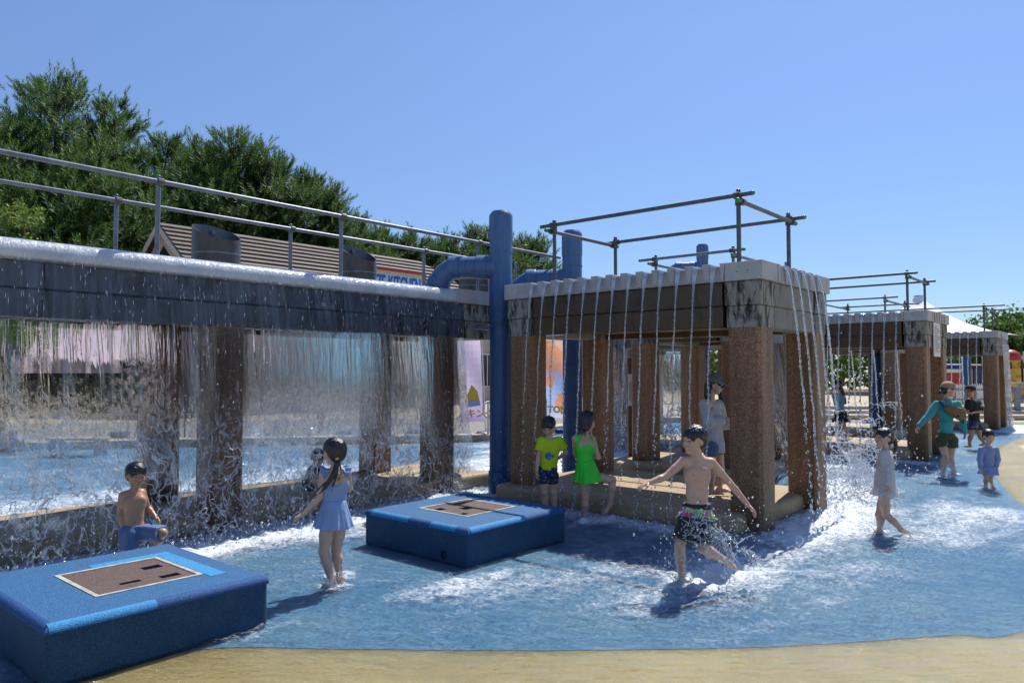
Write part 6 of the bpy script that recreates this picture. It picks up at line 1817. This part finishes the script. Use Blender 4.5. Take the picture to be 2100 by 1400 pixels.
# ---------- girl in pale blue swimsuit (seen from behind)
def blue_girl():
    J = pj(head=(685, 927), neck=(688, 962), shL=(664, 971, -.03), shR=(711, 969, .03), pelvis=(685, 1052), 
           elL=(657, 1018, -.05), wrL=(622, 1054, -.08), haL=(603, 1065, -.09), elR=(716, 1002, .12), wrR=(690, 985, .20), haR=(677, 968, .20),
           hiL=(673, 1068, -.03), hiR=(697, 1066, .04), knL=(664, 1130, -.06), anL=(680, 1190, -.02), toL=(660, 1206, -.04), knR=(689, 1128, .07), anR=(696, 1178, .10), toR=(684, 1190, .12))
    J['shL'], J['shR'] = J['shL'], J['shR']
    for a in ('sh', 'el', 'wr', 'ha', 'hi', 'kn', 'an', 'to'):
        pass
    # back to the camera: her left is on the picture's left
    p = Person('girl in a pale blue frilled swimsuit with a long wet ponytail, seen from behind', 5.93, 1.17, J, (-.72, .66, .0), h=.0052)
    g = p.J; W = lambda x, y, d=0: np.array(P(x, y, 5.93 + d))
    tail = [([W(690, 938, -.04), W(692, 950, -.08), W(684, 972, -.11), W(672, 992, -.13), W(661, 1004, -.15)], .026, .008), ([W(690, 940, -.05), W(688, 962, -.10), W(674, 985, -.13), W(652, 1003, -.16), W(645, 1010, -.17)], .016, .003),
            ([W(694, 945, -.06), W(690, 975, -.11), W(683, 995, -.12), W(680, 1006, -.12)], .012, .003), ([W(698, 950, -.05), W(699, 972, -.09), W(694, 985, -.10), W(697, 990, -.10)], .006, .002), ([W(690, 950, -.08), W(678, 985, -.13), W(668, 1000, -.14), W(655, 1012, -.15)], .014, .004)]
    p.hair('long', tail=tail, bang=.18, h=.0045)
    m = MB(); c = Vector(W(691, 940, -.085)); m.blob(c, .014, 10, 6, (1.2, .8, .9)); m.build('hair_band', M['yellow'], p.t, smooth=True)
    mt = cloth('pale_blue_swimsuit', (.36, .53, .84), .6, .25, .7)
    p.shirt(mt, 'swimsuit_top', sleeve=0, ex=.008, hem=.18, neck=(.07, .05), scoop=(g['neck'] - p.upv * .035 - p.fwd * .07, (.062, .085, .085), np.array([p.side, p.fwd, p.upv])))
    p.skirt(mt, 'swim_skirt', top=.30, bot=-.30, r0=.092, r1=.158, pl=(11, .05))
    # frills on the shoulders
    for sgn, sh, nm in ((-1, g['shL'], 'frill'), (1, g['shR'], 'frill')):
        m = MB(); n = 26; rows = []
        for i in range(n + 1):
            f = i / n; a = -1.1 + 3.9 * f
            c = sh * (.93) + g['neck'] * .07
            base = c + p.upv * (.038 - .19 * max(0, f - .35) * 1.0) - p.fwd * (.055 * math.sin(a)) - p.side * sgn * (.012 + .03 * max(0, f - .35))
            wd = .048 * math.sin(math.pi * min(1, .12 + f * .9)) + .006; rf = .010 * math.sin(i * 1.35)
            rows.append((base, base + p.side * sgn * wd + p.upv * (.012 + rf) - p.fwd * rf * 1.2))
        m.add([x for r_ in rows for x in r_], [(2 * i, 2 * i + 1, 2 * i + 3, 2 * i + 2) for i in range(n)])
        o = m.build(nm, mt, p.t, smooth=True); sl = o.modifiers.new('th', 'SOLIDIFY'); sl.thickness = .004
blue_girl()
# ---------- boy in blue shorts, left
def left_boy():
    J = pj(head=(279, 974), neck=(277, 1004), shR=(252, 1016, -.03), shL=(291, 1010, .06), pelvis=(272, 1084),
           elR=(245, 1050, -.05), wrR=(252, 1083, -.08), haR=(250, 1102, -.10), elL=(303, 1040, .14), wrL=(318, 1058, .10), haL=(326, 1066, .08),
           hiR=(264, 1092, -.05), hiL=(283, 1090, .04), knR=(264, 1126, -.06), anR=(262, 1162, .0), knL=(333, 1092, -.04), anL=(308, 1140, .06), toL=(322, 1150, .04), liftL=(0, 0))
    p = Person('shirtless little boy in blue grey shorts behind the nearest rubber block', 6.5, 1.14, J, (.72, -.66, -.16), h=.0055, skin='skin_tan')
    p.hair('short', bang=.18)
    p.shorts(cloth('blue_grey_shorts', (.11, .17, .33), .55, 0, .9), frac=.97, ex=.014, flare=.022, waist=.12)
left_boy()
# ---------- boy in neon yellow shirt
def yellow_boy():
    Y = 8.7
    J = pj(head=(1125, 874), neck=(1128, 901), shR=(1110, 905), shL=(1147, 904), pelvis=(1124, 966), elR=(1105, 935, -.02), wrR=(1101, 966, -.04), haR=(1101, 983, -.04),
           elL=(1161, 928, .04), wrL=(1144, 940, .12), haL=(1134, 945, .15), hiR=(1115, 974), hiL=(1133, 974), knR=(1117, 1010, -.02), knL=(1135, 1010), anR=(1118, 1047), anL=(1137, 1048))
    p = Person('boy in a neon yellow shirt with a blue fish print, looking down', Y, 1.16, J, (-.22, -.80, -.55), h=.007)
    p.hair('short', bang=.20)
    yc = cloth('neon_yellow_shirt', (.62, .85, .01), .7, .15, .5)
    p.shirt(yc, sleeve=.62, ex=.014, hem=.06, loose=.012)
    p.shorts(cloth('dark_fish_print_trunks', (.012, .02, .07), .6, 0, .4, .1, (22, [(.03, .15, .30), (.10, .30, .35), (.02, .05, .18), (.35, .10, .10), (.05, .20, .40)])), frac=.48, ex=.008, flare=.004, waist=.16)
    # fish print on the chest
    c = p.J['pelvis'] + (p.J['neck'] - p.J['pelvis']) * .50; f = p.fwd; s_, u_ = p.side, p.upv
    def pat(x, z, o=.0): 
        d = .098 - .55 * (x ** 2) * 10 * .1 + o
        return Vector(c + s_ * x + u_ * z + f * d)
    m = MB()
    fish = [(-.055, .0), (-.045, .03), (-.02, .045), (.005, .05), (.01, .03), (.025, .018), (.05, .032), (.052, -.01), (.025, -.008), (.01, -.03), (-.005, -.045), (-.012, -.03), (-.035, -.03), (-.05, -.015)]
    if p.side[0] > 0: pass
    vs = [pat(-x if p.side[0] < 0 else x, z, .003) for x, z in fish]; m.add([pat(0, 0, .004)] + vs, [(0, 1 + i, 1 + (i + 1) % len(vs)) for i in range(len(vs))])
    m.build('fish_print', simple('blue_print', (.02, .17, .34), .6), p.t)
    for i in range(5):
        m = MB(); x = -.025 + i * .009; q0, q1 = pat(x, -.02, .007), pat(x, .0, .007); m.tube([q0, q1], .0018, 4); m.build('print_stripe', M['white'], p.t)
yellow_boy()
# ---------- girl in neon green
def green_girl():
    Y = 8.6
    J = pj(head=(1205, 864), neck=(1200, 893), shL=(1179, 899, .0), shR=(1215, 900, .04), pelvis=(1200, 966), elR=(1227, 938, -.02), wrR=(1214, 910, .10), haR=(1210, 893, .14), elL=(1180, 930, .12), wrL=(1196, 905, .20), haL=(1204, 888, .2),
           hiL=(1193, 975, .03), hiR=(1209, 976, -.03), knL=(1200, 1022, .0), anL=(1197, 1060, .03), toL=(1204, 1067, .02), knR=(1256, 984, -.02), anR=(1250, 1036, .0), toR=(1238, 1054, -.02), liftR=(0, 0))
    p = Person('girl in a neon green skirted swimsuit lifting one leg, seen from behind', Y, 1.24, J, (.62, .72, -.3), h=.007)
    p.hair('bob', bang=.18, tail=[([np.array(P(1196, 875, Y - .06)), np.array(P(1194, 893, Y - .08))], .022, .007), ([np.array(P(1200, 875, Y - .07)), np.array(P(1200, 896, Y - .08))], .016, .005)])
    g = p.J; gm_ = cloth('neon_green_swimsuit', (.06, .88, .05), .5, .12, .45)
    p.shirt(gm_, 'swimsuit', sleeve=0, ex=.008, hem=-.02, neck=(.07, .05), scoop=(g['neck'] - p.upv * .03 - p.fwd * .07, (.058, .08, .07), np.array([p.side, p.fwd, p.upv])))
    p.skirt(gm_, 'swim_skirt', top=.30, bot=-.30, r0=.098, r1=.165, pl=(6, .10), axis=np.array([.035, 0, 0]), trim=M['red'])
green_girl()
# ---------- woman with a grey cap
def cap_woman():
    Y = 8.95
    J = pj(head=(1467, 789), neck=(1459, 820), shL=(1444, 829, -.10), shR=(1474, 829, .12), pelvis=(1463, 908), elL=(1452, 866, -.14), wrL=(1482, 862, -.12), haL=(1497, 856, -.1), elR=(1480, 868, .10), wrR=(1500, 872, .0), haR=(1512, 872, 0),
           hiL=(1459, 916, -.07), hiR=(1470, 916, .08), knL=(1457, 962, -.05), knR=(1478, 958, .08), anL=(1459, 1004, -.03), anR=(1476, 999, .10), toL=(1483, 1012, -.05), toR=(1498, 1008, .06))
    p = Person('woman in a grey cap and long white blouse standing on the plinth', Y, 1.52, J, (.86, -.42, -.28), h=.0075)
    W = lambda x, y, d=0: np.array(P(x, y, Y + d))
    p.hair('long', bang=.2, tail=[([W(1452, 790), W(1450, 812), W(1456, 825, .03)], .045, .03), ([W(1476, 806, .1), W(1482, 822, .1), W(1486, 828, .1)], .03, .02)])
    p.cap(cloth('grey_cap', (.20, .20, .22), .8, 0, .2))
    p.shirt(cloth('white_blouse', (.84, .87, .90), .7, .45, .8), 'blouse', sleeve=1.0, fore=.92, ex=.014, loose=.020, hem=-.22, hem_r=.115, pleat=(7, .05, p.side, p.fwd), noise=.005)
    p.shorts(cloth('denim_shorts', (.10, .17, .27), .8), frac=.36, ex=.012, waist=.1)
    m = MB(); q = [Vector(p.J['neck'] + p.fwd * .06 * p.s + p.side * .035 * k + p.upv * .01) for k in (-1, 1)]
    for k in (-1, 1):
        a = p.J['neck'] + p.side * .05 * k + p.upv * .015; b_ = p.J['neck'] + p.fwd * .12 + p.side * .012 * k - p.upv * .15
        m = MB(); m.tube([Vector(a), Vector(a * .5 + b_ * .5 + p.fwd * .03), Vector(b_)], .013, 8); m.build('collar', M['navy'], p.t, smooth=True)
    for k in (-1, 1):
        m = MB(); c = Vector(p.hp(.15 * k, .42, .0)); m.blob(c, .021, 10, 6, (1, .5, .8)); m.build('sunglasses', M['darkwin'], p.t, smooth=True)
cap_woman()
# ---------- girl with long hair by the tall splash
def splash_girl():
    Y = 15.4
    J = pj(head=(1716, 790), neck=(1721, 807), shL=(1717, 812, -.10), shR=(1724, 812, .10), pelvis=(1724, 850), elL=(1716, 826, -.14), wrL=(1709, 808, -.1), haL=(1706, 798, -.1), elR=(1721, 828, .16), wrR=(1712, 815, .15), haR=(1708, 806, .15),
           hiL=(1721, 854, -.05), hiR=(1727, 854, .05), knL=(1724, 876, -.05), knR=(1731, 876, .05), anL=(1729, 900, -.03), anR=(1735, 900, .05))
    p = Person('girl with long dark hair in a light blue top behind the tall splash', Y, 1.24, J, (-.95, -.1, .2), h=.011)
    W = lambda x, y, d=0: np.array(P(x, y, Y + d))
    p.hair('long', bang=.2, tail=[([W(1719, 790), W(1726, 800), W(1731, 815), W(1733, 826)], .06, .03)])
    p.shirt(cloth('light_blue_top', (.20, .42, .62), .8, .2), sleeve=1.0, fore=.8, ex=.016, loose=.01, hem=-.02)
    p.skirt(cloth('black_skirt', (.012, .012, .02), .8), top=.16, bot=-.34, r0=.10, r1=.19, pl=(6, .06))
splash_girl()
# ---------- girl in white
def white_girl():
    Y = 7.84
    J = pj(head=(1813, 898), neck=(1816, 925), shL=(1810, 934, -.08), shR=(1820, 932, .08), pelvis=(1814, 1004), elL=(1824, 966, -.17), wrL=(1823, 993, -.20), haL=(1824, 1008, -.2), elR=(1812, 966, .11), wrR=(1806, 990, .10), haR=(1803, 1004, .1),
           hiL=(1813, 1014, -.05), hiR=(1816, 1014, .05), knL=(1817, 1056, -.03), knR=(1803, 1056, .05), anL=(1852, 1088, -.02), toL=(1872, 1095, -.03), anR=(1804, 1086, .04), toR=(1793, 1094, .04), liftL=(0, 0))
    p = Person('girl with a short ponytail in a white long sleeved frilled top', Y, 1.13, J, (-.95, -.22, .12), h=.0065)
    W = lambda x, y, d=0: np.array(P(x, y, Y + d))
    p.hair('long', bang=.18, tail=[([W(1822, 893), W(1832, 900), W(1836, 906)], .03, .022), ([W(1835, 904), W(1837, 918), W(1832, 930)], .024, .007), ([W(1835, 904), W(1841, 916), W(1838, 926)], .014, .004)])
    wc = cloth('white_swim_top', (.93, .93, .95), .65, .55, .7)
    p.shirt(wc, 'swim_top', sleeve=1.0, fore=.95, ex=.014, loose=.008, hem=.10, hem_r=.112, pleat=(6, .04, p.side, p.fwd), neck=(.042, .04))
    p.skirt(wc, 'frill', top=.10, bot=-.14, r0=.110, r1=.150, pl=(13, .06))
    p.part('collar', SDF(p.h).cap(p.J['neck'] - p.upv * .012, p.J['neck'] + p.upv * .022, .046, .042, .005, flat=True), wc)
    m = MB(); m.prism([Vector(W(1822, 892, -.09)), Vector(W(1827, 887, -.09)), Vector(W(1826, 895, -.09))], (0, -.004, 0)); m.build('hair_clip', M['white'], p.t)
white_girl()
# ---------- woman in teal
def teal_woman():
    Y = 12.1
    J = pj(head=(1946, 799), neck=(1943, 822), shR=(1921, 829, -.0), shL=(1962, 829, .02), pelvis=(1940, 894), elR=(1903, 853, -.03), wrR=(1883, 873, -.06), haR=(1878, 884, -.08), elL=(1974, 857, .04), wrL=(1978, 886, .02), haL=(1979, 898, .0),
           hiR=(1930, 902), hiL=(1952, 902), knR=(1939, 936, -.06), knL=(1950, 935, .06), anR=(1933, 969, -.02), anL=(1955, 965, .1), toR=(1925, 981, -.08), toL=(1958, 975, -.0))
    p = Person('woman in a teal jacket, beige cap and olive shorts', Y, 1.56, J, (.80, -.56, -.08), h=.009)
    W = lambda x, y, d=0: np.array(P(x, y, Y + d))
    hb = p.hair('short', bang=.2, tail=[([W(1934, 800), W(1928, 804)], .03, .03)])
    p.cap(cloth('beige_cap', (.40, .29, .17), .8, 0, .2), brim=.38)
    tc_ = cloth('teal_jacket', (.07, .40, .42), .75, .15, .7)
    p.shirt(tc_, 'jacket', sleeve=1.0, fore=.97, ex=.012, loose=.008, hem=.02, noise=.006, neck=(.035, .035))
    p.part('collar', SDF(p.h).cap(p.J['neck'] - p.upv * .02, p.J['neck'] + p.upv * .035, .062, .055, .005, flat=True), tc_)
    p.shorts(cloth('olive_shorts', (.06, .075, .04), .85, 0, .5), frac=.40, ex=.014, flare=.014, waist=.1)
    bag = thing('waist_bag', 'brown waist bag worn across the chest of the woman in teal', 'bag', (float(p.J['pelvis'][0]), float(p.J['pelvis'][1]) - .2, 1.0))
    b = SDF(.009); f_ = p.fwd
    c0 = W(1930, 835, 0) + f_ * .15; c1 = W(1952, 846, 0) + f_ * .19; c2 = W(1962, 852, 0) + f_ * .15
    b.cap(c0, c1, .055, .085, .03); b.cap(c1, c2, .085, .05, .03); b.cap(c0 - np.array([0, 0, .02]), c1 - np.array([0, 0, .05]), .05, .06, .03)
    b.cut(c1 + f_ * .035, f_)
    V, Q = b.mesh(); np_mesh('pouch', V, Q, cloth('brown_bag', (.20, .12, .05), .7, 0, .3), bag, smooth=True)
    for pts in ([W(1922, 822) + f_ * .06, W(1925, 832) + f_ * .13, c0], [c2, W(1968, 861) + f_ * .10, W(1973, 866) + f_ * .02]):
        m = MB(); m.tube([Vector(x) for x in pts], .018, 8); m.build('strap', M['navy'], bag, smooth=True)
    m = MB(); q = Vector(c1 + f_ * .04 + np.array([-.05, 0, -.04])); m.box(q, .035, .01, .03); m.build('tag', M['black'], bag)
teal_woman()
# ---------- boy in black
def black_boy():
    Y = 16.4
    J = pj(head=(1990, 803), neck=(1996, 820), shR=(1986, 825, -.05), shL=(2005, 825, .06), pelvis=(1997, 866), elR=(1985, 842, -.10), wrR=(1980, 847, -.2), haR=(1978, 842, -.24), elL=(2010, 843, -.02), wrL=(1993, 846, -.16), haL=(1985, 846, -.2),
           hiR=(1993, 871, -.04), hiL=(2003, 871, .05), knR=(1992, 892, -.05), knL=(2008, 891, .04), anR=(1988, 911, -.02), anL=(2019, 908, .06), toR=(1979, 916, -.04))
    p = Person('boy in a black shirt and visor with yellow and blue patterned trunks', Y, 1.34, J, (-.86, -.45, -.15), h=.012, skin='skin_tan')
    p.hair('short', bang=.3, h=.010)
    bc = cloth('black_shirt', (.010, .010, .013), .8)
    p.shirt(bc, sleeve=.95, ex=.02, loose=.02, hem=.0)
    p.cap(bc, brim=.30)
    p.shorts(cloth('yellow_blue_trunks', (.01, .03, .12), .7, 0, .3, .1, (16, [(.65, .45, .02), (.05, .25, .45), (.65, .5, .02), (.02, .06, .2)])), frac=.5, ex=.025, flare=.02, waist=.12)
    m = MB(); n = 20; pts = [Vector(p.hp(.42 * math.cos(R(a)), -.05 + .47 * math.sin(R(a)), .20 + .05 * math.sin(R(a)))) for a in range(-180, 181, 18)]; m.tube(pts, .009, 6); m.build('goggle_strap', M['yellow'], p.t, smooth=True)
    q = Vector(p.J['pelvis'] + (p.J['neck'] - p.J['pelvis']) * .72 + p.fwd * .118 * p.s * .95)
    text_mesh("LET'S", .055, q - Vector(p.side) * .06, Vector(p.side) if p.side[0] > 0 else -Vector(p.side), Vector(p.upv), M['white'], p.t, 'lettering', .004)
black_boy()
# ---------- toddler
def toddler():
    Y = 10.8
    J = pj(head=(2028, 895), neck=(2027, 914), shR=(2013, 921), shL=(2042, 921), pelvis=(2027, 960), elR=(2009, 942, -.03), wrR=(2011, 960, -.06), haR=(2010, 967, -.06), elL=(2046, 941, -.02), wrL=(2044, 957, -.04), haL=(2046, 962, -.05),
           hiR=(2021, 965), hiL=(2033, 965), knR=(2023, 981, -.04), knL=(2031, 981, -.03), anR=(2021, 999, .0), anL=(2035, 996, .02), _hs=(1.28,))
    p = Person('toddler in a lilac long sleeved swimsuit wading near the beige edge', 0) if False else None
    J2 = dict(J); J2.pop('_hs')
    p = Person('toddler in a lilac long sleeved swimsuit wading near the beige edge', Y, .88, J2, (-.12, -.97, -.15), h=.0065)
    return p
_hh_scale = 1.0
def toddler_full():
    global p_todd
    p = toddler()
    lc = cloth('lilac_swimsuit', (.32, .42, .72), .65, .2, .6)
    p.hair('short', bang=.20)
    p.shirt(lc, 'swimsuit', sleeve=1.0, fore=.92, ex=.014, loose=.006, hem=-.05, neck=(.05, .045))
    p.skirt(lc, 'skirt', top=.1, bot=-.26, r0=.13, r1=.18, pl=(7, .08))
toddler_full()
# ---------- crouching child behind the water, far child, person behind the frame
def crouch_child():
    Y = 8.9
    J = pj(head=(652, 938), neck=(650, 958), shR=(640, 962, -.06), shL=(654, 962, .1), pelvis=(634, 990), elR=(640, 985, -.10), wrR=(652, 1003, -.14), haR=(658, 1008, -.14), elL=(660, 980, .10), wrL=(664, 1000, .0), haL=(668, 1006, 0),
           hiR=(634, 996, -.06), hiL=(640, 994, .06), knR=(655, 980, -.14), knL=(662, 984, .08), anR=(648, 1012, -.12), anL=(658, 1010, .05))
    p = Person('child in a dark patterned swimsuit crouching behind the water sheet', Y, 1.05, J, (.7, -.5, -.5), h=.008, skin='skin_tan')
    p.hair('short', bang=.18)
    mt = cloth('dark_patterned_suit', (.012, .02, .08), .6, 0, .4, .1, (20, [(.45, .42, .05), (.02, .1, .35), (.40, .05, .06), (.3, .35, .4)]))
    p.shirt(mt, 'swimsuit', sleeve=.6, ex=.014, hem=0)
    p.shorts(mt, frac=.6, ex=.012)
crouch_child()
def far_child():
    Y = 20.5
    J = pj(head=(658, 806), neck=(658, 818), shR=(652, 821), shL=(665, 821), pelvis=(658, 846), elR=(650, 833), wrR=(650, 844), elL=(667, 833), wrL=(667, 844), hiR=(655, 849), hiL=(661, 849), knR=(655, 866), knL=(661, 866), anR=(655, 883), anL=(661, 883))
    p = Person('distant child in a white shirt and dark shorts beyond the pool', Y, 1.12, J, (-.3, -.9, 0), h=.012)
    p.hair('short', h=.012); p.shirt(cloth('white_shirt', (.7, .7, .7)), sleeve=.5, ex=.016, hem=.05); p.shorts(M['navy'] if False else cloth('dark_shorts', (.02, .02, .03)), frac=.55)
far_child()
def hidden_adult():
    Y = 14.6
    J = pj(head=(1596, 762), neck=(1597, 782), shR=(1585, 788), shL=(1610, 788), pelvis=(1599, 836), elR=(1584, 812), wrR=(1588, 834, -.1), elL=(1613, 812), wrL=(1611, 834, -.1), hiR=(1593, 842), hiL=(1605, 842), knR=(1594, 866, -.05), knL=(1604, 866), anR=(1595, 890), anL=(1604, 890))
    p = Person('person in brown clothes half hidden in the slot behind the nearest pillar', Y, 1.5, J, (-.8, -.5, -.2), h=.011)
    p.hair('short', h=.011); bc = cloth('brown_shirt', (.09, .045, .02)); p.shirt(bc, sleeve=1, fore=.9, ex=.02, hem=-.05); p.shorts(bc, 'trousers', frac=.95, ex=.02)
hidden_adult()
